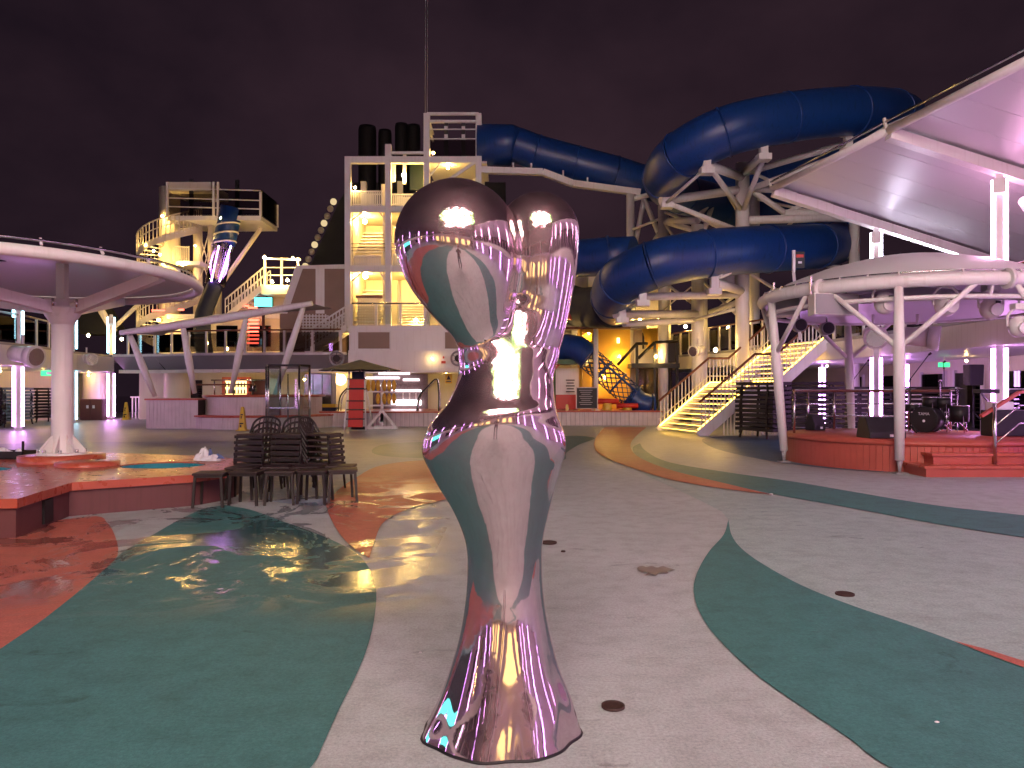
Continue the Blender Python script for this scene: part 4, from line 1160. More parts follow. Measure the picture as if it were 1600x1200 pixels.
# ------------------------------------------------------------------ stools and stacked chairs
def make_stool(label):
    t = thing('stool', label, 'stool', (0, 0, 0), 'brown stools by the hot tub platform')
    mm = MB(); mm.box((0, 0, 0.445), (0.40, 0.40, 0.03)); mm.build('seat', brown2, t, bevel=0.008)
    mm = MB()
    for s in (-1, 1):
        mm.box((s*0.17, 0, 0.415), (0.025, 0.34, 0.03)); mm.box((0, s*0.17, 0.413), (0.32, 0.025, 0.03))
    mm.build('apron', brown, t)
    for sx in (-1, 1):
        for sy in (-1, 1):
            MB().bar((sx*0.165, sy*0.165, 0.43), (sx*0.19, sy*0.19, 0.0), 0.032).build('leg', brown, t)
    return t
st_pos = [(-4.02, 10.28, 0.1, 'leftmost brown stool against the hot tub platform'), (-3.60, 10.48, -0.05, 'front brown stool second from the hot tub'), (-3.15, 10.52, 0.08, 'front brown stool in the middle of the row'),
          (-2.72, 10.62, -0.06, 'front brown stool fourth from the hot tub'), (-2.36, 10.72, 0.22, 'brown stool nearest the salmon wedge'),
          (-3.85, 11.0, 0.0, 'rear brown stool closest to the towel'), (-3.40, 11.1, 0.15, 'rear brown stool below the left chair stack'), (-2.95, 11.15, -0.1, 'rear brown stool below the middle chair stack'),
          (-2.50, 11.25, 0.05, 'rear brown stool at the salmon end')]
stool0 = None
for x, y, rz, lb in st_pos:
    if stool0 is None:
        stool0 = make_stool(lb); stool0.location = (x, y, 0); stool0.rotation_euler = (0, 0, rz)
    else:
        copy_tree(stool0, (x, y, 0), rz, lb)

def make_chair(label):
    """low stacking armchair: flat seat, four legs, looped back/arm hoop; faces -Y"""
    t = thing('stacking_chair', label, 'chair', (0, 0, 0), 'stacked brown chairs behind the stools')
    mm = MB(); mm.box((0, -0.03, 0.43), (0.46, 0.46, 0.03)); mm.build('seat', brown2, t, bevel=0.008)
    mm = MB(); mm.box((0, -0.275, 0.405), (0.48, 0.03, 0.045)); mm.build('front_rail', brown, t)
    for sx in (-1, 1):
        MB().tube((sx*0.22, -0.24, 0.42), (sx*0.25, -0.28, 0), 0.016, n=7).build('leg', brown, t)
        MB().tube((sx*0.22, 0.20, 0.42), (sx*0.25, 0.27, 0), 0.016, n=7).build('leg', brown, t)
    hoop = catmull([(-0.235, 0.10, 0.41), (-0.24, 0.17, 0.52), (-0.225, 0.22, 0.61), (-0.12, 0.25, 0.68), (0.12, 0.25, 0.68), (0.225, 0.22, 0.61), (0.24, 0.17, 0.52), (0.235, 0.10, 0.41)], 5)
    MB().path(hoop, 0.017, 8).build('back_hoop', brown, t)
    mm = MB()
    for k in range(5):
        x = -0.14+k*0.07
        mm.bar((x, 0.17, 0.43), (x, 0.248, 0.67), 0.014, 0.010)
    mm.build('back_slats', brown2, t)
    return t
ordn = ['bottom', 'second', 'third', 'fourth', 'fifth', 'top']
ch0 = None
for (x, y, rz, nm) in ((-3.92, 11.85, R(-14), 'left'), (-3.42, 11.95, R(-8), 'middle'), (-2.96, 11.95, R(78), 'right')):
    for k in range(6):
        d = Vector((math.sin(rz), -math.cos(rz), 0))*(-0.014*k)
        lb = '%s brown chair of the %s stack behind the stools' % (ordn[k], nm)
        loc = Vector((x, y, 0.088*k)) + d*0.5
        if ch0 is None:
            ch0 = make_chair(lb); ch0.location = loc; ch0.rotation_euler = (0, 0, rz)
        else:
            copy_tree(ch0, loc, rz + random.uniform(-0.02, 0.02), lb)

# ------------------------------------------------------------------ stacks of sun loungers
def make_lounger(label):
    """flat dark stacking lounger, 1.9 m long along Y"""
    t = thing('sun_lounger', label, 'sun lounger', (0, 0, 0), 'stacked dark sun loungers')
    MB().box((0, 0, 0.29), (0.60, 1.86, 0.06)).build('sling', black, t)
    for s in (-1, 1):
        MB().bar((s*0.32, -0.95, 0.29), (s*0.32, 0.95, 0.29), 0.05, 0.10).build('side_rail', brown, t)
    for s in (-1, 1):
        MB().bar((-0.34, s*0.94, 0.29), (0.34, s*0.94, 0.29), 0.05, 0.10).build('end_rail', brown, t)
        for q in (-1, 1):
            MB().bar((q*0.32, s*0.62, 0.28), (q*0.36, s*0.70, 0.0), 0.05, 0.05).build('leg', brown, t)
    return t
lg0 = None
nums = ['lowest', 'second', 'third', 'fourth', 'fifth', 'sixth', 'seventh', 'eighth', 'ninth', 'tenth', 'uppermost']
def lstack(x, y, rz, n, where, dz=0.148):
    global lg0
    for k in range(n):
        lb = '%s dark lounger of the stack %s' % (nums[k] if k < n-1 else 'topmost', where)
        loc = (x + random.uniform(-0.02, 0.02), y + random.uniform(-0.02, 0.02), k*dz)
        if lg0 is None:
            lg0 = make_lounger(lb); lg0.location = loc; lg0.rotation_euler = (0, 0, rz)
        else: copy_tree(lg0, loc, rz + random.uniform(-0.01, 0.01), lb)
lstack(8.15, 25.0, R(20), 11, 'beside the lit staircase')
lstack(9.55, 24.6, R(78), 11, 'between the staircase and the stage post')
lstack(12.2, 25.8, R(85), 10, 'behind the stage left of the pink column')
lstack(14.1, 26.2, R(85), 10, 'behind the stage drum kit')
lstack(-20.6, 29.2, R(75), 10, 'at the far left edge')
lstack(-21.6, 32.6, R(12), 10, 'right of the far left light column')
lstack(-22.3, 34.6, R(12), 10, 'left of the canopy mast', )
lstack(-22.6, 37.6, R(10), 10, 'right of the canopy mast')

# ------------------------------------------------------------------ bar with sail roof
BY = 31.0
t = thing('bar_counter', 'pale plank drum shaped bar with terracotta top behind the cone', 'bar', (-10.7, 33.2, 0))
m = MB(); bc = (-10.7, 33.3)
def drum(cx_, cy_, r, z0, z1, n=64, a0=0, a1=2*PI):
    m = MB(); m.lathe((cx_, cy_, 0), [(r, z0), (r, z1)], n, a0, a1); return m
def planked(cx_, cy_, r, z0, z1, n, name, mat, parent, a0=0.0, a1=2*PI, th=0.03):
    pr = None; da = (a1-a0)/n
    w = 2*r*math.sin(da/2)*0.965
    for k in range(n):
        a = a0 + da*(k+0.5)
        q = Vector((cx_+r*math.cos(a), cy_+r*math.sin(a), z0))
        if pr is None:
            mm = MB(); mm.box((0, 0, (z1-z0)/2), (th, w, z1-z0))
            pr = mm.build(name, mat, None, org=(0, 0, 0), bevel=0.004); pr.parent = parent; pr.location = q - ORG[parent.name]; pr.rotation_euler = (0, 0, a)
        else: share(pr, parent, q, a)
drum(*bc, 2.42, 0, 1.28).build('drum_core', brown2, t)
planked(*bc, 2.45, 0.0, 1.27, 66, 'plank', plankm, t, R(180), R(360))
m = MB(); m.lathe((*bc, 0), [(2.5, 1.28), (2.55, 1.30), (2.55, 1.36), (2.0, 1.37)], 64); m.build('counter_top', orange, t)
drum(*bc, 2.97, 0, 0.46).build('bench_core', brown2, t)
planked(*bc, 3.0, 0.0, 0.46, 70, 'plank', plankm, t, R(180), R(360))
m = MB(); m.lathe((*bc, 0), [(3.05, 0.465), (3.07, 0.48), (3.07, 0.54), (2.4, 0.545)], 64); m.build('bench_top', orange, t)
t = thing('planter_box', 'square pale plank planter with terracotta top left of the bar', 'planter', (-13.8, 32.2, 0))
MB().span((-14.85, 31.2, 0), (-12.75, 33.4, 1.15)).build('core', brown2, t)
for k in range(14):
    MB().span((-14.85+k*0.15+0.004, 31.165, 0), (-14.85+(k+1)*0.15-0.004, 31.198, 1.15)).build('plank', plankm, t)
MB().span((-14.9, 31.12, 1.153), (-12.7, 33.4, 1.22)).build('coping', orange, t)
# rail and kit on the bar
t = thing('bar_rail', 'steel rail and glass shelf standing on the round bar', 'rail', (-11, 32.6, 1.37))
for px in (300, 335, 365, 395):
    q = P(px, 0, 32.4); MB().tube((q.x, 32.4, 1.37), (q.x, 32.4, 1.95), 0.03, n=8).build('post', steel, t)
MB().path([P(300, 601, 32.4), P(398, 601, 32.4)], 0.035, 8).build('rail', wood, t)
MB().path([P(330, 594, 32.9), P(420, 594, 32.9)], 0.03, 8).build('rail', steel, t)
t = thing('bar_till', 'small dark till on the round bar', 'till', P(395, 610, 32.6))
c = P(395, 609, 32.6); MB().box(c, (0.28, 0.25, 0.16)).build('body', black, t, bevel=0.02); MB().box(c+Vector((0, 0.05, 0.14)), (0.24, 0.04, 0.16)).build('display', black, t)
t = thing('bottle_shelf', 'glowing orange framed back bar shelf behind the round bar', 'shelf', P(368, 640, 40))
c = P(368, 600, 40.2)
MB().span((c.x-0.75, 40.3, 0), (c.x+0.75, 40.45, 2.25)).build('back', orange_d, t)
MB().span((c.x-0.55, 40.24, 1.1), (c.x+0.55, 40.29, 2.05)).build('glow_panel', emit('backbar_glow', (1.0, 0.62, 0.22), 2.6), t)
for zz in (1.05, 1.4, 1.75):
    MB().span((c.x-0.7, 40.0, zz-0.03), (c.x+0.7, 40.3, zz)).build('shelf_board', wood, t)
pr = None
for zz in (1.05, 1.4, 1.75):
    for k in range(7):
        q = Vector((c.x-0.5+k*0.165, 40.15, zz))
        if pr is None:
            mm = MB(); mm.lathe(q, [(0.04, 0), (0.04, 0.16), (0.015, 0.2), (0.015, 0.26), (0.001, 0.26)], 8); pr = mm.build('bottle', green, t); q0 = q
        else: share(pr, t, ORG[t.name] + (q-q0))

# sail roof
t = thing('sail_roof', 'grey sail roof on a white beam with four splayed legs', 'canopy', (-12, 31.5, 1.3))
fb = [P(188, 520, 30.6), P(250, 512, 30.6), P(330, 500, 30.6), P(410, 487, 30.6), P(488, 474, 30.6)]
fb = catmull(fb, 5)
bk = [p + Vector((0.0, 3.6, 0.15)) for p in fb]
MB().path(fb, [0.10 + 0.07*math.sin(PI*i/(len(fb)-1)) for i in range(len(fb))], 12).build('front_beam', white, t)
m = MB()
cols = 8
grid = []
for i, (a, b2) in enumerate(zip(fb, bk)):
    f = i/(len(fb)-1)
    grid.append([a.lerp(b2, j/cols) + Vector((0, 0, 0.55*math.sin(PI*min(1, f*1.0))*math.sin(PI*(0.12+0.5*j/cols))*(1-f*0.55))) for j in range(cols+1)])
for i in range(len(fb)-1):
    for j in range(cols):
        m.add([grid[i][j], grid[i+1][j], grid[i+1][j+1], grid[i][j+1]], [(0, 1, 2, 3)], True)
m.build('membrane', greypan, t)
for (a, b2) in (((203, 524), (242, 619)), ((286, 512), (304, 614)), ((385, 494), (361, 614)), ((474, 480), (430, 616))):
    p, q = P(*a, 30.7), P(*b2, 31.6)
    MB().path([p, p.lerp(q, 0.5), q], [0.10, 0.15, 0.09], 12).build('leg', white, t)

# ------------------------------------------------------------------ raised pool platform at the rear
t = thing('rear_pool_platform', 'low raised pool platform with pale planks and terracotta edge', 'platform', (-4, 33, 0))
MB().span((-8.6, 33.0, 0), (-0.5, 37.6, 0.58)).build('core', brown2, t)
MB().span((-8.65, 32.92, 0.583), (-0.45, 37.6, 0.65)).build('coping', orange, t)
k = 0; x = -8.6
while x < -0.6:
    MB().span((x+0.006, 32.965, 0), (x+0.194, 32.997, 0.58)).build('plank', plankm, t); x += 0.2
t = thing('play_platform', 'low plank fronted platform under the children play area', 'platform', (4.5, 34.5, 0))
MB().span((0.6, 34.0, 0), (6.6, 39.5, 0.58)).build('core', brown2, t)
MB().span((0.55, 33.92, 0.583), (6.65, 39.5, 0.65)).build('coping', orange_d, t)
x = 0.6
while x < 6.5:
    MB().span((x+0.006, 33.965, 0), (x+0.194, 33.997, 0.58)).build('plank', plankm, t); x += 0.2

# glass shower cabin
t = thing('glass_shower', 'clear glass shower cabin with steel posts in front of the bar', 'shower', (-8.8, 30, 0))
SXs = [P(p_, 0, 30).x for p_ in (416, 427, 474, 484)]
for x, y in ((SXs[0], 30.0), (SXs[1], 29.4), (SXs[2], 29.4), (SXs[3], 30.0), (SXs[1], 30.9), (SXs[2], 30.9)):
    MB().tube((x, y, 0), (x, y, 2.5), 0.04, n=10).build('post', steel, t)
for (a, b2) in (((SXs[0], 30.0), (SXs[1], 29.4)), ((SXs[1], 29.4), (SXs[2], 29.4)), ((SXs[2], 29.4), (SXs[3], 30.0)), ((SXs[0], 30.0), (SXs[1], 30.9)), ((SXs[3], 30.0), (SXs[2], 30.9))):
    A, B = Vector((*a, 1.28)), Vector((*b2, 1.28))
    MB().bar(A.lerp(B, 0.05), A.lerp(B, 0.95), 0.012, 2.2).build('pane', soft_glass, t)
    MB().bar(A+Vector((0, 0, 1.23)), B+Vector((0, 0, 1.23)), 0.06, 0.08).build('top_rail', brown, t)
    MB().bar(A+Vector((0, 0, -0.4)), B+Vector((0, 0, -0.4)), 0.035).build('mid_rail', steel, t)
MB().tube((SXs[1]+0.4, 30.6, 0), (SXs[1]+0.4, 30.6, 2.2), 0.03, n=8).build('shower_pipe', steel, t)
# towel locker behind
t = thing('towel_locker', 'tall steel framed towel locker behind the shower cabin', 'locker', P(503, 640, 35))
c = P(503, 640, 35.5)
MB().span((c.x-0.75, 35.2, 0.652), (c.x+0.55, 36.0, 2.35)).build('body', greypan, t, bevel=0.03)
for k in range(3):
    MB().span((c.x-0.72+k*0.42, 35.15, 0.75), (c.x-0.34+k*0.42, 35.19, 2.28)).build('door', steel, t)
t = thing('towel_pile', 'small pile of folded yellow and dark towels by the locker', 'towels', P(515, 640, 33.6))
for k in range(4):
    c = P(515, 0, 33.8); MB().box((c.x+random.uniform(-0.03, 0.03), 33.8, 0.69+0.075*k), (0.62, 0.42, 0.07)).build('towel', [navy, navy, yellow, yellow][k], t, bevel=0.02)

# lifeguard chair with red boards and navy umbrella
LX = P(557, 0, 30).x
t = thing('lifeguard_chair', 'tall red fronted lifeguard chair with white frame', 'chair', (LX, 30, 0))
for s in (-1, 1):
    MB().tube((LX+s*0.42, 29.7, 0), (LX+s*0.30, 30.1, 2.3), 0.03, n=8).build('frame_leg', white2, t)
    MB().tube((LX+s*0.45, 31.1, 0), (LX+s*0.30, 30.5, 1.6), 0.03, n=8).build('frame_leg', white2, t)
for k, (z0, z1) in enumerate(((0.12, 0.42), (0.46, 0.78), (0.82, 1.12), (1.16, 1.58), (1.62, 1.98))):
    MB().box((LX, 29.76+0.15*(z0+z1)/2, (z0+z1)/2), (0.58, 0.05, z1-z0)).build('red_board', red, t, bevel=0.02)
    MB().bar((LX-0.36, 29.71+0.15*z1, z1+0.02), (LX+0.36, 29.71+0.15*z1, z1+0.02), 0.04).build('step_rung', black, t)
MB().box((LX, 30.25, 1.62), (0.6, 0.5, 0.06)).build('seat', black, t)
MB().box((LX, 30.4, 2.02), (0.52, 0.10, 0.55)).build('backrest', navy, t, bevel=0.04)
t = thing('navy_umbrella', 'open navy umbrella over the red lifeguard chair', 'umbrella', (LX-0.05, 30.9, 0))
um = Vector((LX+0.0, 30.7, 0))
MB().tube(um, um+Vector((0, 0, 2.65)), 0.03, n=10).build('pole', steel, t)
m = MB(); vs = []; fs = []
nr = 8
apex = um+Vector((0, 0, 2.78))
ringn = 6
for i in range(1, ringn+1):
    f = i/ringn
    for k in range(nr*4):
        a = 2*PI*k/(nr*4) + 0.2
        sag = 0.05*(abs(math.sin(a*nr/2-0.8)))*f
        vs.append(um+Vector((1.62*f*math.cos(a)*1.0, 1.5*f*math.sin(a), 2.78-0.52*f**1.05 - sag*0.6 + 0.10*f*f)))
nn = nr*4
fs = [(i*nn+k, i*nn+(k+1) % nn, (i+1)*nn+(k+1) % nn, (i+1)*nn+k) for i in range(ringn-1) for k in range(nn)]
b0 = len(vs); vs.append(apex); fs += [(b0, k, (k+1) % nn) for k in range(nn)]
m.add(vs, fs, True); m.build('canopy', navy, t)
for k in range(nr):
    a = 2*PI*k/nr+0.2
    MB().tube(um+Vector((0, 0, 2.7)), um+Vector((1.6*math.cos(a), 1.48*math.sin(a), 2.33)), 0.012, n=5).build('rib', steel, t)
MB().lathe(um, [(0.35, 0.0), (0.35, 0.08), (0.05, 0.12)], 20).build('base', black, t)
# rack trolley with life vests
RX = P(597, 0, 30.5).x
t = thing('vest_rack', 'white A-frame rack hung with yellow life vests', 'rack', (RX, 30.5, 0))
MB().box((RX, 30.5, 1.05), (0.10, 0.10, 1.5)).build('upright', white2, t)
for s in (-1, 1):
    MB().bar((RX, 30.45, 0.75), (RX+s*0.58, 30.4, 0.06), 0.09).build('brace', white2, t)
MB().box((RX, 30.42, 0.07), (1.25, 0.12, 0.10)).build('foot', white2, t)
MB().box((RX, 30.5, 0.35), (0.10, 0.10, 0.6)).build('foot_post', white2, t)
for zz in (0.95, 1.5, 1.8):
    MB().box((RX, 30.48, zz), (1.15, 0.06, 0.06)).build('crossbar', white2, t)
pr = None
for row, zz in enumerate((1.52, 1.0)):
    for k in range(6):
        if row == 1 and k < 2: continue
        x = RX - 0.52 + k*0.19 + (0.06 if k > 2 else 0)
        q = Vector((x, 30.38, zz))
        mm = MB(); mm.ball(q+Vector((0, 0, 0.22)), 0.12, 10, (0.75, 0.9, 1.9)); mm.build('life_vest', playyel, t)
# caution cones
def cone(px, py, label):
    c = G(px, py)
    t = thing('caution_cone', label, 'caution sign', c, 'yellow caution cones')
    m = MB()
    prof = [(0.20, 0.02), (0.175, 0.08), (0.12, 0.55), (0.075, 0.88), (0.06, 0.92), (0.001, 0.93)]
    m.lathe(c, prof, 4, PI/4, PI/4+2*PI, smooth=False); m.build('body', yellow, t)
    MB().box(c+Vector((0, 0, 0.02)), (0.40, 0.40, 0.04)).build('base', yellow, t, bevel=0.01)
    for z, w in ((0.62, 0.09), (0.28, 0.15)):
        MB().box(c+Vector((0, -0.707*(0.175-(0.175-0.075)*(z-0.08)/0.8)-0.012, z)), (w, 0.008, 0.05)).build('text_mark', black, t)
        MB().box(c+Vector((-w*0.2, -0.707*(0.175-(0.175-0.075)*(z-0.08)/0.8)-0.020, z-0.10)), (w*0.4, 0.008, 0.10)).build('pictogram', black, t)
cone(379, 673, 'yellow caution cone in front of the round bar')
cone(197, 656, 'yellow caution cone by the white fence at far left')
cone(886, 664, 'yellow caution cone beside the sculpture hip at right')

# pool handrails (black loops) on the rear platform
def loop_rail(px, py, Y, label):
    c = P(px, py, Y)
    t = thing('pool_handrail', label, 'handrail', (c.x, Y, 0.65), 'curved pool handrails')
    for s in (0, 0.5):
        MB().path(catmull([(c.x-0.1, Y+s, 0.65), (c.x, Y+s, 1.3), (c.x+0.35, Y+s, 1.7), (c.x+0.75, Y+s, 2.05), (c.x+0.85, Y+s, 1.5), (c.x+0.85, Y+s, 0.65)], 5), 0.03, 8).build('rail', black if s == 0 else steel, t)
loop_rail(655, 640, 33.6, 'curved black pool handrail beside the sculpture at left')
loop_rail(532, 640, 33.6, 'curved pool handrail left of the red lifeguard chair')

# ------------------------------------------------------------------ right (starboard) deck
Zc2 = 2.62
re_ = [(8.2,40.0),(9.9,33.2),(10.55,30.9),(11.25,27.35),(11.35,25.0),(11.4,22.5),(11.6,18.0),(11.9,10.0),(12.0,0.0),(12.0,-22.0)]
t = thing('starboard_side_deck', 'white upper deck above the pink lit arcade at right', 'deck', (14, 10, 0))
MB().prism(re_ + [(19,-22),(19,46),(8.2,46)], Zd-0.10, Zd).build('deck_slab', greypan, t)
MB().prism([(p[0]+0.15, p[1]) for p in re_] + [(18.9,-22),(18.9,46),(8.4,46)], Zc2, Zc2+0.06).build('ceiling', white, t)
for i in range(len(re_)-1):
    a, b2 = Vector((*re_[i], (Zc2+Zd)/2-0.06)), Vector((*re_[i+1], (Zc2+Zd)/2-0.06))
    MB().bar(a, b2, 0.16, Zd-Zc2-0.12).build('fascia_panel', white, t)
t = thing('starboard_arcade_wall', 'pink lit arcade wall with glazed doors behind the stage', 'wall', (15.6, 10, 0))
MB().span((15.6, -22, 0), (15.8, 44, Zc2)).build('wall', cream, t)
for y in (23.0, 25.4, 27.6, 31.0, 34.0, 14, 8, 2, -6):
    dg_ = MB().span((15.52, y, 0.05), (15.58, y+1.5, 2.15)).build('door', darkgl, t)
    for q in (y-0.08, y+1.5):
        MB().span((15.48, q, 0), (15.59, q+0.08, 2.25)).build('door_frame', white2, dg_)
balustrade('glass balustrade with wooden rail beside the top of the stairs', [(8.3,39.8,Zd),(9.95,33.3,Zd),(10.6,31.0,Zd)], step=0.95)
balustrade('glass balustrade above the stage arcade', [(11.4,27.2,Zd),(11.45,25,Zd),(11.5,22.5,Zd),(11.7,18,Zd),(12,10,Zd),(12.1,-22,Zd)], step=1.5)
# pillar lights
ROOF_SL = -0.32
def roof_xz(Y):
    xin = 8.0 + max(0, min((23.5-Y)*0.19, 2.6))
    return xin, 7.68 + (0 if Y > 23 else (23.5-Y)*0.004)
def roof_z(x, Y):
    xi, zi = roof_xz(Y); return zi + (x-xi)*ROOF_SL
light_column(11.15, 23.5, 0, roof_z(11.15, 23.5)-0.15, 'pink twin tube column behind the black stage monitor', e_pink, emit('tube_white', (0.85, 0.78, 1.0), 22.0), zs=(2.55, 3.9), gap=0.13, face=(-0.5, -1, 0))
light_column(11.62, 18.3, 0, roof_z(11.62, 18.3)-0.15, 'tall pink twin tube column at the right edge behind the stage', e_pink, e_roofpink, zs=(2.55, 4.4), gap=0.135, face=(-0.65, -1, 0))
light_column(13.6, 26.6, 0, Zc2, 'white tube column behind the drum kit', e_purple, None, face=(-0.5, -1, 0), gap=0.09, w=0.09)
light_column(12.2, 30.2, 0, Zc2, 'slim purple tube column under the head of the stairs', e_purple, None, face=(-0.5, -1, 0), gap=0.08, w=0.08)
for y in (12.8, 7.6, 2.4, -2.8, -8.0, -13.2):
    light_column(12.3, y, 0, roof_z(12.3, y)-0.15, 'twin tube light column of the right deck outside the view', e_pink if int(y) % 2 else e_purple, e_roofpink, zs=(2.55, 4.0), face=(-1, 0, 0), group='right deck columns outside the view')
lamp((11.9, 29.0, Zc2-0.15), 'ceiling lamp under the head of the stairs', 0.06, e_warm_small)
lamp((14.2, 24.0, Zc2-0.15), 'ceiling lamp in the arcade behind the stage', 0.06, e_warm_small)
lamp((9.7, 34.5, Zd+1.0), 'warm lamp behind the balustrade left of the stairs', 0.10)
lamp((8.7, 38.5, Zd+1.4), 'warm lamp at the far end of the right balustrade', 0.12)
t = thing('exit_sign', 'green exit sign above the arcade doors behind the drum kit', 'sign', P(1475, 570, 24.5))
MB().box(P(1475, 570, 24.5), (0.35, 0.05, 0.14)).build('panel', e_green, t)
MB().tube(P(1475, 570, 24.5), P(1475, 570, 24.5)+Vector((0, 0, 0.25)), 0.015, n=6).build('hanger', white2, t)
t = thing('exit_sign', 'green exit sign beside the tall pink column below the roof', 'sign', P(1520, 405, 19))
MB().box(P(1520, 405, 19), (0.32, 0.05, 0.12)).build('panel', e_green, t)
MB().bar(P(1520, 402, 19), P(1556, 402, 18.6), 0.05).build('arm', white2, t)

# big roof
t = thing('panel_roof', 'large white sloping panel roof over the right upper deck', 'roof', (12, 10, Zd))
Ys = [23.5 - 5.2*k for k in range(9)]
XO = 17.0
for Y in Ys:
    xi, zi = roof_xz(Y)
    MB().bar((xi, Y, zi-0.05), (XO, Y, roof_z(XO, Y)-0.05), 0.30, 0.26).build('rafter', white, t)
for k in range(len(Ys)-1):
    Ya, Yb = Ys[k], Ys[k+1]
    n_s = 5
    for j in range(n_s):
        y0 = Ya + (Yb-Ya)*j/n_s; y1 = Ya + (Yb-Ya)*(j+1)/n_s
        g = 0.006
        def pt(x_in, y, dz=0.16):
            xi, zi = roof_xz(y)
            x = xi if x_in else XO
            sag = -0.10*math.sin(PI*(y-Ya)/(Yb-Ya))
            return Vector((x, y, roof_z(x, y)+dz+sag))
        MB().slabpoly([pt(True, y0-g), pt(False, y0-g), pt(False, y1+g), pt(True, y1+g)], (0, 0, 0.05)).build('roof_panel', membrane, t)
    xa, za = roof_xz(Ya); xb, zb = roof_xz(Yb)
    MB().tube((xa, Ya, za+0.05), (xb, Yb, zb+0.05), 0.10, n=14).build('edge_tube', white, t)
    MB().tube((xa-0.1, Ya, za+0.24), (xb-0.1, Yb, zb+0.24), 0.03, n=6).build('edge_cable', steel, t)
    MB().bar((xa-0.05, Ya, za-0.02), (xa-0.12, Ya, za+0.34), 0.06).build('edge_clamp', white2, t)
# strip lamp under first rafter
MB().bar((11.6, 23.42, roof_z(11.6, 23.5)-0.21), (13.6, 23.42, roof_z(13.6, 23.5)-0.21), 0.05, 0.03).build('strip_lamp', emit('strip_white', (0.85, 0.8, 1.0), 16.0), t)
MB().tube((12.2, 18.3, roof_z(12.2, 18.3)-0.6), (15.5, 20.9, Zd+1.0), 0.13, n=10).build('strut', white, t)

# ------------------------------------------------------------------ lit staircase
su = Vector((0.976, 0.215, 0)); sv = Vector((-0.215, 0.976, 0)); SO = Vector((6.46, 26.3, 0)); SW = 3.45
t = thing('lit_staircase', 'wide white staircase with glowing edge strips and wooden handrails', 'stairs', SO)
rise, ru = Zd/18, 2.0/9
e_tread = emit('tread_glow', (1.0, 0.55, 0.07), 7.0)
arot = math.atan2(su.y, su.x)
def sp(s, w, z): return SO + su*s + sv*w + Vector((0, 0, z))
def stair_z(s):
    if s <= 2.0: return s/2.0*Zd/2
    if s <= 2.9: return Zd/2
    return Zd/2 + (s-2.9)/2.0*Zd/2
pr = None
for fl in (0, 1):
    for k in range(9):
        s = (2.9 if fl else 0) + (k+0.5)*ru; z = (k+1)*rise + fl*Zd/2
        q = sp(s+0.02, SW/2, z-0.025)
        if pr is None:
            mm = MB(); mm.box((0, 0, 0), (ru+0.05, SW-0.16, 0.05)); pr = mm.build('tread', cream, None, org=(0, 0, 0)); pr.parent = t
            pr.location = q - ORG[t.name]; pr.rotation_euler = (0, 0, arot)
        else: share(pr, t, q, arot)
        MB().box(sp(s-ru*0.5+0.02, SW/2, z-0.062), (0.02, SW-0.3, 0.02), arot).build('tread_light', e_tread, t)
MB().box(sp(2.47, SW/2, Zd/2-0.05), (0.92, SW, 0.09), arot).build('landing', white, t)
for w in (0.0, SW):
    for (s0, s1) in ((-0.05, 2.05), (2.05, 2.88), (2.88, 4.95)):
        a, b2 = sp(s0, w, stair_z(max(s0, 0))+0.02), sp(s1, w, stair_z(min(s1, 4.9))+0.02)
        MB().bar(a-Vector((0, 0, 0.05)), b2-Vector((0, 0, 0.05)), 0.09, 0.36).build('stringer', white, t)
        wi = 0.09 if w == 0 else -0.09
        up = Vector((0, 0, 0.17))
        MB().bar(a+sv*wi+up, b2+sv*wi+up, 0.05, 0.05).build('light_strip', e_strip, t)
        MB().path([a+Vector((0, 0, 1.12)), b2+Vector((0, 0, 1.12))], 0.045, 8).build('handrail', wood, t)
        for dz in (0.42,):
            MB().tube(a+Vector((0, 0, dz)), b2+Vector((0, 0, dz)), 0.018, n=5).build('rail', white2, t)
    pr2 = None
    for k in range(34):
        s = 0.03 + k*4.86/33
        q = sp(s, w, stair_z(s)+0.1)
        if pr2 is None:
            mm = MB(); mm.box((0, 0, 0.5), (0.035, 0.03, 1.0)); pr2 = mm.build('baluster', white2, None, org=(0, 0, 0)); pr2.parent = t
            pr2.location = q - ORG[t.name]
        else: share(pr2, t, q)
# white bar screen under the stair
pr2 = None
for k in range(16):
    q = sp(0.9+k*0.13, 0.05, 0)
    if pr2 is None:
        mm = MB(); mm.box((0, 0, 0.4), (0.035, 0.03, 0.8)); pr2 = mm.build('screen_bar', white2, None, org=(0, 0, 0)); pr2.parent = t
        pr2.location = q - ORG[t.name]
    else: share(pr2, t, q)

# ------------------------------------------------------------------ blue tube slide
t = thing('tube_water_slide', 'huge dark blue tube water slide looping above the stairs', 'water slide', P(1000, 420, 30))
pl = [(748,224,38.5),(800,225,38.5),(838,238,38.5),(900,255,38.5),(960,271,38.5),(1010,286,39),(1100,297,40.5),(1200,287,40.5),(1300,258,39),(1375,215,36.5),(1412,188,33),(1392,176,30),(1330,174,28),(1230,184,27.1),(1130,207,26.9),(1066,241,27.7),(1040,276,29.7),(1062,301,33),(1130,320,36),(1230,340,36.5),(1295,362,35),(1308,379,32.6),(1275,385,30.2),(1200,389,28.5),(1100,397,27.6),(1018,415,27.4),(970,440,28.4),(958,463,30.4),(962,478,33)]
pts = catmull([P(*p) for p in pl], 8)
n_seg = len(pl)-1
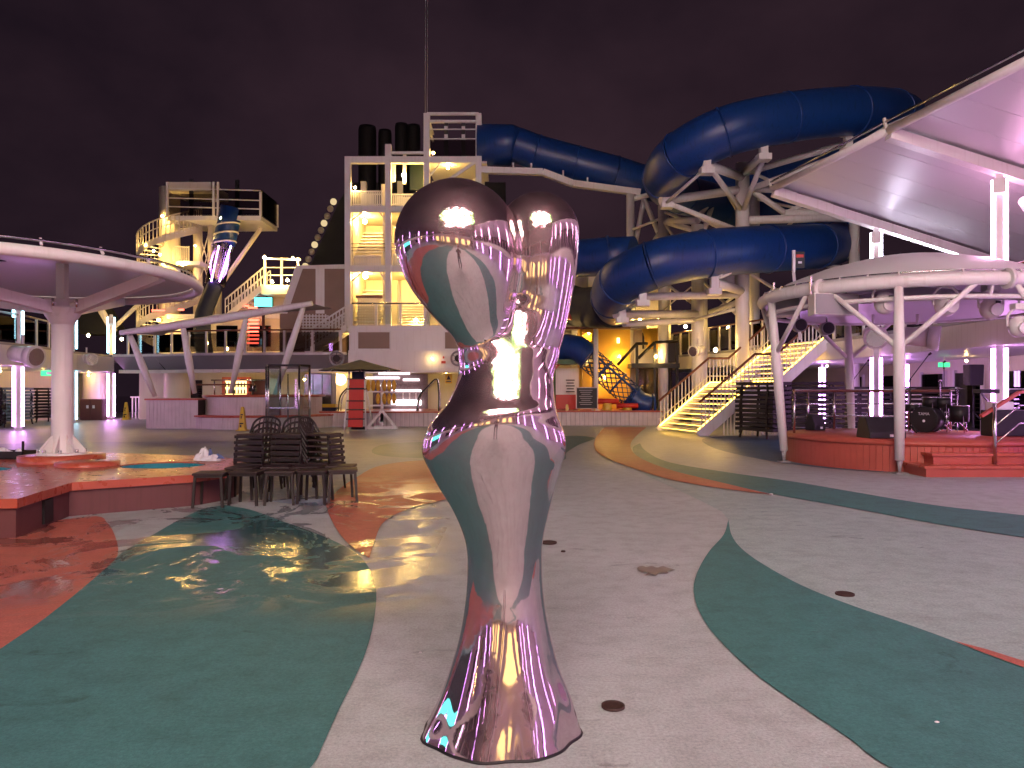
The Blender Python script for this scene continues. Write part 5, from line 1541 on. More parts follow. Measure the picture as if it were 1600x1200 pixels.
# sections between flanges
sec = 1
for i in range(0, n_seg, sec):
    seg = pts[i*8:min((i+sec)*8, n_seg*8)+1]
    MB().path(seg, 0.86, 28, cap=False).build('tube_section', blue, t)
def ring(c, d, r, rr, name, mat, n=28, a0=0, a1=2*PI):
    d = d.normalized(); up = Vector((0, 0, 1)); x = d.cross(up).normalized(); y = x.cross(d)
    closed = abs(a1-a0-2*PI) < 1e-6
    k_ = n if closed else n+1
    MB().path([c + (x*math.cos(a0+(a1-a0)*k/n) + y*math.sin(a0+(a1-a0)*k/n))*r for k in range(k_)], rr, 7, closed=closed).build(name, mat, t)
for i in range(sec, n_seg, sec):
    k = i*8; ring(pts[k], pts[k+1]-pts[k-1], 0.87, 0.035, 'flange', blue)
MB().path([P(990,400,31.5), P(950,401,32), P(900,404,33), P(860,410,34)], 0.80, 24).build('tube_section', blue, t)
ring(P(948,401,32), Vector((-1,0,0)), 0.82, 0.06, 'flange', blue)
MB().path(catmull([P(962,478,33), P(932,480,35), P(905,480,37), P(880,470,39)], 5), 0.95, 24).build('tube_section', navy, t)
ent = P(748, 224, 38.5)
MB().path([P(746,226,38.5), P(800,227,38.5), P(806,229,38.5)], [1.0, 1.0, 0.92], 28).build('entry_hood', blue, t)

t = thing('slide_supports', 'white steel posts and bracket arms carrying the blue slide', 'steel frame', (9, 31, 0))
def beam(a, b2, r=0.14, nm='arm'): MB().tube(P(*a), P(*b2), r, n=10).build(nm, white2, t)
def post(px, Y, ytop, r):
    c = P(px, ytop, Y); MB().tube((c.x, Y, 0), c, r, n=16).build('post', white2, t)
post(1160, 30.6, 256, 0.27); post(1090, 33.5, 352, 0.27); post(1178, 34.5, 305, 0.25); post(985, 38.2, 300, 0.20); post(1036, 36.5, 322, 0.24); post(1335, 30.8, 335, 0.20); post(1098, 35.5, 420, 0.22); post(1038, 38, 405, 0.26); post(906, 38.3, 425, 0.42)
def saddle(px, py, Y, w=0.85):
    c = P(px, py, Y)
    cc = c + Vector((0, 0, 0.93))
    ptsd = [cc + Vector((0.97*math.cos(a), 0, 0.97*math.sin(a))) for a in [R(-90-42+84*k/12) for k in range(13)]]
    MB().path(ptsd, 0.06, 8).build('saddle', white2, t)
    for e in (ptsd[0], ptsd[4], ptsd[8], ptsd[-1]):
        MB().ball(e+Vector((0, 0, 0.05)), 0.10, 8).build('saddle_lug', white2, t)
    MB().box(c+Vector((0, 0, -0.3)), (0.26, 0.26, 0.5)).build('saddle_stem', white2, t)
    MB().box(c+Vector((0, 0, -0.55)), (0.46, 0.42, 0.22)).build('saddle_head', white2, t)
saddle(1042, 299, 29.6); saddle(1104, 243, 26.9); saddle(1193, 222, 27.0); saddle(1116, 432, 27.6); saddle(1004, 450, 27.6); saddle(972, 478, 29.4); saddle(1325, 212, 28.2)
beam((1160,296,30.6),(1032,314,29.6),0.17); beam((1160,277,30.6),(1106,258,27.2),0.17); beam((1160,272,30.6),(1195,240,27.2),0.15)
beam((1160,330,30.6),(1112,266,27.6),0.10,'brace'); beam((1160,332,30.6),(1192,250,27.6),0.10,'brace'); beam((1158,362,30.6),(1046,318,29.6),0.10,'brace')
beam((1160,272,30.6),(1330,222,28.6),0.12); beam((1160,300,30.6),(1335,235,28.6),0.12,'brace')
beam((1160,295,30.6),(1245,297,31),0.13); beam((1178,300,30.8),(1225,332,31),0.12,'brace'); beam((1250,322,31),(1222,336,31),0.10,'brace')
beam((1160,344,30.6),(1340,340,30.8),0.16); beam((1225,336,31),(1300,338,31),0.22,'gusset')
beam((1090,340,33.5),(1128,292,35),0.12,'brace'); beam((1100,360,33.5),(1120,300,35),0.11,'brace'); beam((1090,344,33.5),(1044,346,36),0.16); beam((1130,290,35),(1158,335,34.5),0.12,'brace')
beam((985,312,38.2),(1030,300,38.4),0.13,'brace'); beam((988,405,38.2),(1006,312,38.4),0.12,'brace'); beam((1006,310,38.4),(1032,372,36.6),0.12,'brace'); beam((1005,405,38.2),(1030,365,36.6),0.12,'brace')
beam((1036,346,36.5),(1085,360,33.6),0.12,'brace'); beam((1095,340,33.5),(1160,372,34.5),0.12,'brace')
beam((1160,455,30.6),(1118,442,27.9),0.17); beam((1160,460,30.6),(990,464,28),0.15); beam((1095,490,33.6),(962,492,29.6),0.17); beam((1095,500,33.6),(975,506,31),0.14)
beam((1100,420,33.5),(1240,415,34),0.12); beam((1160,470,30.6),(1110,488,33.5),0.12,'brace'); beam((1010,506,34),(1080,448,30.6),0.03,'stay'); beam((1045,440,33),(1120,415,28),0.03,'stay')
for (a, b2) in (((1036,330,36.5),(1088,352,33.5)), ((1088,420,33.6),(1036,346,36.5)), ((1160,262,30.6),(1240,300,31.5)), ((1245,297,31),(1335,337,30.8)), ((1178,310,34.5),(1300,338,31)), ((1160,420,30.6),(1240,470,32)), ((1160,480,30.6),(1060,506,34)), ((1036,440,37),(1090,480,33.6)), ((985,405,38.2),(1036,440,37)), ((1098,440,35.5),(1160,500,30.8)), ((1178,440,34.5),(1098,500,35.5)), ((1240,345,31),(1178,400,34.5)), ((1104,262,27.3),(1040,318,29.5)), ((1240,420,33),(1330,400,31)), ((1160,400,30.6),(1335,420,30.8)), ((1036,420,37),(906,470,38.3)), ((985,360,38.2),(1036,340,36.5))):
    beam(a, b2, 0.065, 'slim_brace')
MB().box(P(1135, 436, 31), (0.8, 0.6, 0.9)).build('junction_box', white2, t)
# long beam carrying the first run
gb = [P(750,266,38.0), P(848,269,38.0), P(895,287,38.0), P(1000,301,38.2)]
for a, b2 in zip(gb[:-1], gb[1:]):
    MB().bar(a, b2, 0.34, 0.30).build('girder', white, t)
for px, py in ((802, 262), (830, 263), (880, 274), (918, 284)):
    MB().bar(P(px, py+3, 38), P(px, py-8, 38), 0.08).build('girder_lug', white2, t)
for k, (px, py, Y) in enumerate(((1045, 350, 37.5), (905, 445, 39))):
    pass
MB().box(P(1285, 265, 38), (0.4, 0.1, 0.12)).build('tail_light', e_red, None, 'tiny red light glowing inside the far slide tube', 'light')
t = thing('blue_lit_window', 'strip of glowing blue windows behind the slide', 'window', P(917, 447, 41))
MB().span((P(890, 0, 41).x, 40.9, P(0, 455, 41).z), (P(942, 0, 41).x, 41, P(0, 441, 41).z)).build('glow', emit('blue_window', (0.05, 0.35, 0.9), 1.2), t)
for k in range(6):
    x = P(892+k*9.5, 0, 41).x
    MB().span((x-0.03, 40.86, P(0, 456, 41).z), (x+0.03, 40.9, P(0, 440, 41).z)).build('mullion', black, t)
# sign post
t = thing('sign_post', 'short white post with small dark sign above the stage canopy', 'sign', P(1240, 420, 26))
MB().bar(P(1240, 425, 26), P(1240, 391, 26), 0.09).build('post', white2, t)
MB().box(P(1250, 406, 26), (0.30, 0.04, 0.55)).build('panel', black, t)
MB().box(P(1250, 400, 25.97), (0.24, 0.03, 0.10)).build('emblem', red, t)
MB().box(P(1250, 410, 25.97), (0.12, 0.03, 0.07)).build('text_mark', towel, t)
MB().bar(P(1240, 425, 26), (P(1240, 425, 26).x+0.6, 27, Zd), 0.09).build('post_foot', white2, t)

# ------------------------------------------------------------------ children play area
t = thing('play_tower', 'yellow and white play tower glowing warm behind the net slide', 'play structure', (3.8, 37, 0.65))
MB().span((P(905,0,37).x, 37.0, 0.65), (P(925,0,37).x, 38.5, P(0,500,37).z)).build('yellow_wall', playyel, t)
MB().span((P(935,0,37.5).x, 37.6, 0.65), (P(985,0,37.5).x, 38.6, P(0,495,37.5).z)).build('orange_column', playyel, t)
MB().span((P(985,0,38).x, 38.2, 0.65), (P(1045,0,38).x, 38.6, P(0,505,38).z)).build('white_wall', cream, t)
MB().span((P(990,0,38).x, 38.1, 2.6), (P(1030,0,38).x, 38.18, 4.6)).build('wall_panel', white, t)
MB().span((P(862,0,37).x, 36.9, 0.66), (P(904,0,37).x, 37.1, P(0,575,37).z)).build('info_wall', white, t)
MB().span((P(866,0,36.8).x, 36.8, 0.66), (P(900,0,36.8).x, 36.88, 1.35)).build('red_panel', red, t)
MB().box(P(940, 497, 36.9), (0.22, 0.1, 0.25)).build('lit_window', emit('play_window', (1.0, 0.75, 0.25), 5), t)
MB().box(P(966, 532, 37.4), (0.12, 0.1, 0.25)).build('lit_window', MATS['play_window'], t)
for k in range(5):
    MB().box(P(891, 594+k*4.5, 36.85), (0.42-0.08*(k % 2), 0.02, 0.05)).build('text_line', brown2, t)
MB().path([P(860,512.5,35.5), P(985,512.5,35.5)], 0.06, 8).build('crossbar', wood, t)
MB().span((P(860,0,36).x, 35.6, P(0,569,36).z), (P(912,0,36).x, 37, P(0,562,36).z)).build('deck', green, t)
MB().slabpoly([P(862,575,36), P(878,566,36), P(866,580,36)], (0, 0.4, 0)).build('red_fin', red, t)
for px in (866, 908):
    MB().tube(P(px, 640, 36), P(px, 505, 36), 0.07, n=8).build('post', green if px < 900 else playyel, t)
MB().path(catmull([P(866,500,36), P(880,488,36), P(898,482,36), P(915,487,36), P(925,497,36)], 5), 0.16, 8).build('arch', green, t)
MB().ball(P(893, 493, 36), 0.32, 12, (1, 1, 0.7)).build('orange_dome', orange_d, t)
MB().span((P(908,0,36.5).x, 36.3, P(0,520,36.5).z), (P(935,0,36.5).x, 36.9, P(0,482,36.5).z)).build('yellow_frame', playyel, t)
t = thing('white_pole', 'slim white pole in front of the blue net slide', 'pole', P(931, 642, 34.6))
c = P(931, 0, 34.6); MB().tube((c.x, 34.6, 0.65), (c.x, 34.6, P(0,514,34.6).z), 0.11, n=12).build('pole', white, t)
MB().lathe((c.x, 34.6, 0.65), [(0.2, 0.002), (0.2, 0.04), (0.01, 0.04)], 16).build('base', white2, t)
t = thing('net_tube_slide', 'blue tube slide with rope net middle descending to the right', 'slide', P(990, 640, 35))
MB().path(catmull([P(866,548,36.2), P(885,542,35.9), P(905,546,35.6), P(922,560,35.4)], 6), 0.58, 24).build('upper_tube', blue, t)
MB().path(catmull([P(985,617,35.1), P(1000,629,35.0), P(1018,634,34.9)], 6), 0.50, 24).build('lower_tube', blue, t)
axp = [P(920,560,35.4), P(988,620,35.1)]
ax = (axp[1]-axp[0]); L_ = ax.length; d = ax.normalized(); x_ = d.cross(Vector((0, 0, 1))).normalized(); y_ = x_.cross(d)
m = MB()
for sgn in (-1, 1):
    for k in range(12):
        m.path([axp[0] + d*L_*f/16 + (x_*math.cos(a)+y_*math.sin(a))*0.55 for f, a in [(q, 2*PI*k/12 + sgn*q*0.16*1.6) for q in range(17)]], 0.022, 4)
m.build('rope_net', rope, t)
for f in (0.0, 0.33, 0.66, 1.0):
    c = axp[0]+d*L_*f
    MB().path([c + (x_*math.cos(2*PI*k/20)+y_*math.sin(2*PI*k/20))*0.57 for k in range(20)], 0.05, 6, closed=True).build('hoop', blue, t)
for s in (-1, 1):
    MB().tube(axp[0]+x_*0.58*s+y_*0.3, axp[1]+x_*0.58*s+y_*0.3, 0.05, n=8).build('side_rail', blue, t)
c0 = P(1020, 634, 34.9)
MB().path([c0+Vector((0, 0.51*math.cos(2*PI*k/20), 0.51*math.sin(2*PI*k/20))) for k in range(20)], 0.06, 6, closed=True).build('mouth_ring', blue, t)
t = thing('info_board', 'dark information board on short legs before the net slide', 'sign', P(917, 642, 34.3))
c = P(917, 622, 34.3)
MB().box(c, (0.98, 0.06, 0.98)).build('frame', plankm, t); MB().box(c+Vector((0, -0.035, 0)), (0.90, 0.01, 0.90)).build('panel', black, t)
for k in range(8):
    MB().box(c+Vector((-0.05, -0.045, 0.35-0.09*k)), (0.6-0.1*(k % 3), 0.006, 0.025)).build('text_line', greypan, t)
for s in (-1, 1):
    MB().box((c.x+s*0.35, 34.3, 0.70), (0.06, 0.06, 0.14)).build('leg', yellow, t)
for k, (px, py, w) in enumerate(((949, 627, 1.0), (980, 634, 0.95))):
    t = thing('play_bench', ['longer red cylinder bench left of the net slide foot', 'red bench on a yellow foot at the net slide mouth'][k], 'bench', P(px, py+8, 34.5))
    c = P(px, py, 34.5)
    MB().tube(c-Vector((w/2, 0, 0)), c+Vector((w/2, 0, 0)), 0.12, n=12).build('seat', red, t)
    MB().lathe((c.x, 34.5, 0.655), [(0.22, 0), (0.2, c.z-0.655-0.08)], 14).build('foot', yellow, t)
t = thing('play_gantry', 'black railed gantry with yellow tipping bucket beside the stairs', 'play structure', P(1020, 640, 36.5))
MB().span((P(985,0,36.5).x, 36.2, P(0,575,36.5).z), (P(1060,0,36.5).x, 37.4, P(0,568,36.5).z)).build('platform', black, t)
for px in (995, 1023, 1058):
    MB().bar(P(px, 641, 36.4), P(px, 535, 36.4), 0.12).build('post', black, t)
for a, b2 in (((965,570),(995,537)), ((995,537),(1012,537)), ((997,560),(1023,535)), ((1023,535),(1060,533))):
    MB().tube(P(*a, 36.3), P(*b2, 36.3), 0.07, n=8).build('railing', black, t)
MB().span((P(1037,0,36.4).x, 36.5, P(0,566,36.4).z), (P(1058,0,36.4).x, 36.6, P(0,535,36.4).z)).build('screen', brown, t)
m = MB(); m.lathe(P(1023, 545, 37.2), [(0.38, 0), (0.62, 0.95), (0.56, 0.95), (0.34, 0.05)], 20); m.build('bucket', playyel, t)
MB().bar(P(1005, 520, 37.2), P(1005, 545, 37.2), 0.08).build('bucket_post', black, t)
m = MB(); m.span((P(997,0,37.8).x, 37.7, 0.66), (P(1050,0,37.8).x, 37.75, P(0,575,37.8).z)); m.build('glass_screen', tintg, t)
for k, (px, py, Y, r) in enumerate(((968, 557, 37.2, 0.08), (1025, 557, 36.0, 0.10), (920, 520, 36.8, 0.09), (1000, 500, 37.8, 0.12), (880, 530, 36.6, 0.10), (945, 590, 36.8, 0.1), (1118, 547, 31.0, 0.13))):
    lamp(P(px, py, Y), ['lamp on the orange play column', 'lamp on the black gantry', 'lamp inside the yellow play frame', 'lamp above the cream play wall', 'lamp over the blue tube entrance', 'lamp behind the rope net', 'bright floodlight beside the staircase landing'][k], r)
projector(P(1090, 548, 33), (-1, -0.8, -0.2), 'drum spotlight on the deck edge left of the stairs', 0.8)

# ------------------------------------------------------------------ round stage
CX, CY, SR, SH = 8.6, 16.7, 2.5, 0.60
t = thing('round_stage', 'round terracotta plank stage carrying the band gear', 'stage', (CX, CY, 0))
drum(CX, CY, SR-0.03, 0, SH-0.08, 72).build('core', brown, t)
planked(CX, CY, SR, 0.0, SH-0.075, 78, 'plank', orange_d, t, R(120), R(330), th=0.035)
m = MB(); m.lathe((CX, CY, 0), [(SR-0.02, SH-0.10), (SR+0.05, SH-0.095), (SR+0.07, SH-0.05), (SR+0.05, SH), (0.01, SH)], 96); m.build('stage_top', orange_d, t)
for (x0, x1, y0, y1, z0, z1) in ((7.4, 10.3, 13.72, 14.6, 0, 0.20), (7.7, 10.3, 14.03, 14.9, 0.201, 0.40)):
    sr_ = MB().span((x0, y0, z0), (x1, y1, z1-0.05)).build('step_riser', orange_d, t)
    MB().span((x0-0.05, y0-0.04, z1-0.047), (x1, y1, z1)).build('step_tread', orange, sr_)
t = thing('stage_handrail', 'steel stage handrail with sloping wooden top at right', 'handrail', (9.0, 13.95, 0.2))
q = G(1550, 722, 0.2)
MB().tube((8.80, 14.0, 0.2), (8.80, 14.0, 1.32), 0.035, n=10).build('post', steel, t)
MB().bar((8.55, 14.0, 1.08), (9.35, 14.15, 1.52), 0.07, 0.05).build('top_rail', orange_d, t)
MB().bar((9.35, 14.15, 1.52), (10.2, 14.3, 1.52), 0.07, 0.05).build('top_rail', orange_d, t)
for z in (0.62, 0.95):
    MB().path([(8.8, 14.0, z-0.05), (9.35, 14.15, z+0.32), (10.2, 14.3, z+0.32)], 0.014, 7).build('rail', steel, t)
MB().tube((10.0, 14.27, 0.4), (10.0, 14.27, 1.5), 0.03, n=8).build('post', steel, t)

# stage canopy
CR, CZ = 3.0, 3.55
t = thing('stage_canopy', 'round white tensile canopy with tubular ring over the stage', 'canopy', (CX, CY, 0))
MB().path([(CX+CR*math.cos(2*PI*k/80), CY+CR*math.sin(2*PI*k/80), CZ) for k in range(80)], 0.12, 14, closed=True).build('ring_tube', white, t)
MB().path([(CX+(CR-0.12)*math.cos(2*PI*k/80), CY+(CR-0.12)*math.sin(2*PI*k/80), CZ-0.30) for k in range(80)], 0.045, 8, closed=True).build('lower_ring', white2, t)
MB().path([(CX+(CR-0.02)*math.cos(2*PI*k/80), CY+(CR-0.02)*math.sin(2*PI*k/80), CZ+0.16) for k in range(80)], 0.018, 6, closed=True).build('rim_cable', steel, t)
for k in range(36):
    a = 2*PI*k/36
    d = Vector((math.cos(a), math.sin(a), 0)); c = Vector((CX, CY, 0))
    MB().bar(c+d*(CR+0.02)+Vector((0,0,CZ+0.1)), c+d*(CR-0.04)+Vector((0,0,CZ+0.19)), 0.03).build('clip', white2, t)
    if k % 3 == 0:
        MB().bar(c+d*(CR-0.03)+Vector((0,0,CZ-0.08)), c+d*(CR-0.12)+Vector((0,0,CZ-0.30)), 0.05).build('hanger', white2, t)
for a in (R(212), R(275)):
    d = Vector((math.cos(a), math.sin(a), 0)); tt = Vector((-d.y, d.x, 0)); c = Vector((CX, CY, CZ))
    MB().tube(c+d*CR-tt*0.04, c+d*CR+tt*0.04, 0.19, n=18).build('ring_flange', white2, t)
m = MB()
prof = [(CR-0.08, CZ+0.10), (CR*0.85, CZ+0.34), (CR*0.6, CZ+0.62), (CR*0.3, CZ+0.84), (0.02, CZ+0.92)]
m.lathe((CX, CY, 0), prof, 64); m.build('dome_membrane', membrane, t)
m = MB(); m.lathe((CX, CY, 0), [(CR-0.5, CZ-0.32), (CR*0.5, CZ-0.02), (0.4, CZ+0.2)], 64); m.build('under_membrane', membrane, t)
legs = [(R(240), 'front'), (R(182), 'left'), (R(302), 'right'), (R(90), 'rear')]
for a, nm in legs:
    d = Vector((math.cos(a), math.sin(a), 0)); c = Vector((CX, CY, 0)); tt = Vector((-d.y, d.x, 0))
    top = c + d*CR + Vector((0, 0, CZ-0.05)); bot = c + d*(SR+0.22) + Vector((0, 0, 0.25))
    MB().path([top, top.lerp(bot, 0.4), bot], [0.075, 0.105, 0.085], 14).build('leg', white, t)
    MB().tube(bot, Vector((bot.x, bot.y, 0.0)), 0.06, 0.02, n=8).build('leg_foot', greypan, t)
    MB().box((bot.x, bot.y, 0.01), (0.22, 0.22, 0.02)).build('foot_plate', greypan, t)
    knee = top.lerp(bot, 0.36)
    for s in (-1, 1):
        a2 = a + s*0.42
        MB().tube(knee, (CX+CR*math.cos(a2), CY+CR*math.sin(a2), CZ-0.08), 0.05, n=10).build('brace', white, t)
def hung_speaker(px, py, Y, rz, label, s=(0.75, 0.42, 0.42)):
    c = P(px, py, Y)
    t = thing('hung_speaker', label, 'speaker', c, 'white speakers hung from the stage ring')
    M = Matrix.Rotation(rz, 3, 'Z')
    poly = [(-s[0]/2, -s[1]/2), (s[0]/2, -s[1]/2), (s[0]*0.36, s[1]/2), (-s[0]*0.36, s[1]/2)]
    w = [M @ Vector((x, y, 0)) for x, y in poly]
    MB().prism([(c.x+p.x, c.y+p.y) for p in w], c.z-s[2]/2, c.z+s[2]/2).build('cabinet', white, t, bevel=0.015)
    n_ = M @ Vector((0, -1, 0))
    MB().box(c + n_*(s[1]/2+0.012), (s[0]*0.94, 0.02, s[2]*0.9), rz).build('grille', greypan, t)
    for q in (-1, 1):
        MB().bar(c+M @ Vector((q*s[0]*0.4, 0.05, s[2]/2)), c+M @ Vector((q*s[0]*0.4, 0.05, s[2]/2+0.35)), 0.03).build('hanger', steel, t)
hung_speaker(1227, 480, 17.0, R(-20), 'white hung speaker at the left end of the stage ring', (0.6, 0.45, 0.42))
hung_speaker(1297, 477, 15.1, R(10), 'wide white hung speaker left of the front stage post', (0.95, 0.45, 0.42))
def moving_head(px, py, Y, label, s=1.0, yaw=0.0):
    c = P(px, py, Y)
    t = thing('moving_head_light', label, 'stage light', c, 'white moving lights hung in the stage canopy')
    hd = MB().ball(c, 0.20*s, 18, (1, 1, 1.1)).build('head', white2, t)
    MB().tube(c+Vector((0, -0.15*s, -0.03)), c+Vector((0, -0.22*s, -0.04)), 0.12*s, n=16).build('lens_ring', white, hd)
    MB().box(c+Vector((0.02, -0.2*s, 0.10*s)), (0.09*s, 0.02, 0.06*s)).build('badge', black, hd)
    MB().path(catmull([c+Vector((-0.23*s, 0, 0)), c+Vector((-0.23*s, 0, 0.2*s)), c+Vector((-0.1*s, 0, 0.34*s)), c+Vector((0.1*s, 0, 0.34*s)), c+Vector((0.23*s, 0, 0.2*s)), c+Vector((0.23*s, 0, 0))], 4), 0.025*s, 8).build('yoke', white2, t)
    MB().box(c+Vector((0, 0, 0.40*s)), (0.26*s, 0.2*s, 0.12*s)).build('base', white2, t)
    MB().tube(c+Vector((0, 0, 0.44*s)), c+Vector((0, 0, 0.62*s)), 0.02, n=6).build('clamp', steel, t)
moving_head(1383, 474, 14.6, 'moving light just left of the front stage post')
moving_head(1478, 477, 14.4, 'moving light just right of the front stage post')
moving_head(1548, 482, 14.8, 'moving light third along the stage ring toward the right')
moving_head(1592, 510, 14.0, 'moving light cut off by the right picture edge', 0.9)
projector(P(1440, 527, 17.2), (1, -0.6, -0.15), 'big white drum spotlight under the stage canopy right of the post', 0.85)
projector(P(1365, 525, 17.5), (-0.3, -1, -0.2), 'white drum spotlight under the stage canopy left of the post', 0.8)
for k, (px, py) in enumerate(((1250, 508), (1293, 513))):
    c = P(px, py, 17.5)
    t = thing('fan_light', ['round perforated par lamp over the staircase', 'round perforated par lamp left of the stage drum spotlight'][k], 'stage light', c)
    MB().tube(c+Vector((0, 0.15, 0)), c-Vector((0, 0.06, 0)), 0.15, n=18).build('can', greypan, t)
    MB().tube(c-Vector((0, 0.06, 0)), c-Vector((0, 0.075, 0)), 0.13, n=18).build('face', black, t)
    MB().tube(c+Vector((0, 0.05, 0.12)), c+Vector((0, 0.05, 0.45)), 0.02, n=6).build('hanger', steel, t)

# ------------------------------------------------------------------ band gear
def SG(px, py): return G(px, py, SH)
def mic_stand(px, py, h, boom, label):
    c = SG(px, py)
    t = thing('microphone_stand', label, 'microphone stand', c, 'boom microphone stands on the stage')
    for k in range(3):
        a = 2*PI*k/3+0.5
        MB().tube(c+Vector((0, 0, 0.12)), c+Vector((0.30*math.cos(a), 0.30*math.sin(a), 0.012)), 0.012, n=6).build('leg', black, t)
    MB().tube(c+Vector((0, 0, 0.05)), c+Vector((0, 0, h)), 0.013, n=8).build('pole', black, t)
    b2 = c+Vector(boom)+Vector((0, 0, h))
    MB().tube(c+Vector((-boom[0]*0.2, 0, h-boom[2]*0.2)), b2, 0.010, n=6).build('boom', black, t)
    MB().tube(b2, b2+Vector((0.05, 0, 0.04)), 0.022, 0.03, n=8).build('microphone', black, t)
    MB().ball(c+Vector((0, 0, h)), 0.028, 8).build('clutch', black, t)
mic_stand(1330, 668, 1.15, (0.42, 0, 0.55), 'boom microphone stand between the two black monitors')
mic_stand(1422, 676, 1.2, (0.42, 0, 0.55), 'boom microphone stand just right of the front stage post')
mic_stand(1475, 665, 1.55, (0.0, 0.03, 0.15), 'straight microphone stand behind the drum kit')
def monitor(px, py, w, label, rz=0.0, small=False):
    c = SG(px, py)
    t = thing('floor_monitor', label, 'speaker', c, 'black floor monitors on the stage')
    M = Matrix.Rotation(rz, 3, 'Z')
    d = w*0.42
    prof = [(-d, 0.0), (-d, 0.12), (-d*0.35, 0.42 if not small else 0.38), (d*0.6, 0.42 if not small else 0.38), (d, 0.05), (d, 0)]
    vs = [M @ Vector((-w/2, y, z)) + c for y, z in prof]
    MB().slabpoly(vs, M @ Vector((w, 0, 0))).build('cabinet', black, t, bevel=0.02)
    a, b2 = prof[3], prof[4]
    n_ = Vector((0, a[1]-b2[1], b2[0]-a[0])).normalized()
    mid = Vector((0, (a[0]+b2[0])/2, (a[1]+b2[1])/2)) + n_*0.012
    MB().slabpoly([M @ Vector((sx*w*0.46, yy, zz)) + c + M @ (n_*0.004) for sx, (yy, zz) in ((-1, (a[0]*0.98, a[1]*0.96)), (1, (a[0]*0.98, a[1]*0.96)), (1, (b2[0]*0.97, b2[1]+0.03)), (-1, (b2[0]*0.97, b2[1]+0.03)))], M @ (n_*0.01)).build('grille', blackm, t)
    MB().box(c + M @ Vector((w*0.1, -d-0.006, 0.06)), (0.07, 0.008, 0.05), rz).build('label_plate', towel, t)
monitor(1376, 684, 0.72, 'long black floor monitor beside the front stage post')
monitor(1274, 672, 0.36, 'small black floor monitor at the left edge of the stage', R(25), True)
# drum kit
c = SG(1452, 676) + Vector((0.1, 0.25, 0))
t = thing('drum_kit', 'black drum kit with chrome stands on the stage', 'drum kit', c)
axd = Vector((-0.75, -0.66, 0)).normalized()
bc_ = c + Vector((0.0, 0, 0.29))
MB().tube(bc_-axd*0.25, bc_+axd*0.22, 0.275, n=32).build('bass_drum', black, t)
for s in (0.215, -0.235):
    q = bc_+axd*s; u = Vector((-axd.y, axd.x, 0))
    MB().path([q+(u*math.cos(2*PI*k/32)+Vector((0, 0, 1))*math.sin(2*PI*k/32))*0.283 for k in range(32)], 0.016, 6, closed=True).build('hoop', blackm, t)
MB().tube(bc_+axd*0.222, bc_+axd*0.226, 0.262, n=32).build('drum_head', brown, t)
tx = bpy.data.curves.new('drum_lettering', 'FONT'); tx.body = 'TAMA'; tx.size = 0.09; tx.extrude = 0.002; tx.align_x = 'CENTER'
tmp = bpy.data.objects.new('lettering_curve', tx)
tmesh = bpy.data.meshes.new_from_object(tmp); bpy.data.objects.remove(tmp)
txo = bpy.data.objects.new('lettering', tmesh); col.objects.link(txo); txo.parent = t
txo.location = (bc_+axd*0.231+Vector((0, 0, 0.10))) - ORG[t.name]
txo.rotation_euler = (R(90), 0, math.atan2(axd.y, axd.x)+R(90)); tmesh.materials.clear(); tmesh.materials.append(towel)
MB().tube(bc_+axd*0.226+Vector((0, 0, -0.03)), bc_+axd*0.23+Vector((0, 0, -0.03)), 0.03, n=12).build('badge', towel, t)
for dx, dy, z, r, hh in ((0.10, 0.1, 0.68, 0.15, 0.22), (0.38, 0.05, 0.66, 0.16, 0.24), (0.66, -0.1, 0.42, 0.20, 0.36), (-0.2, 0.35, 0.55, 0.18, 0.14)):
    q = c+Vector((dx, dy, z-hh/2))
    m = MB(); m.lathe(q, [(0.001, 0), (r, 0), (r, hh), (0.001, hh)], 24); dr = m.build('tom_drum', black, t)
    MB().path([q+Vector((r*math.cos(2*PI*k/24), r*math.sin(2*PI*k/24), hh)) for k in range(24)], 0.010, 5, closed=True).build('chrome_hoop', steel, dr)
    for k in range(3):
        a = 2*PI*k/3+0.4
        MB().tube(q+Vector((r*math.cos(a), r*math.sin(a), hh*0.4)), Vector((q.x+(r+0.05)*math.cos(a), q.y+(r+0.05)*math.sin(a), SH)), 0.010, n=6).build('drum_leg', steel, dr)
for dx, dy, z in ((0.48, 0.35, 1.15), (0.85, 0.3, 1.0), (-0.3, 0.3, 1.0)):
    q = c+Vector((dx, dy, 0))
    MB().tube(q, q+Vector((0, 0, z)), 0.013, n=8).build('cymbal_stand', steel, t)
    for k in range(3):
        a = 2*PI*k/3
        MB().tube(q+Vector((0, 0, 0.25)), q+Vector((0.25*math.cos(a), 0.25*math.sin(a), 0.01)), 0.010, n=6).build('stand_leg', steel, t)
    if dx == 0.48:
        MB().ball(q+Vector((0, 0, z+0.03)), 0.03, 8).build('wing_nut', steel, t)
    else:
        m = MB(); m.lathe(q+Vector((0, 0, z)), [(0.19, -0.015), (0.06, 0.0), (0.04, 0.025), (0.001, 0.03)], 28); m.build('cymbal', steel, t)
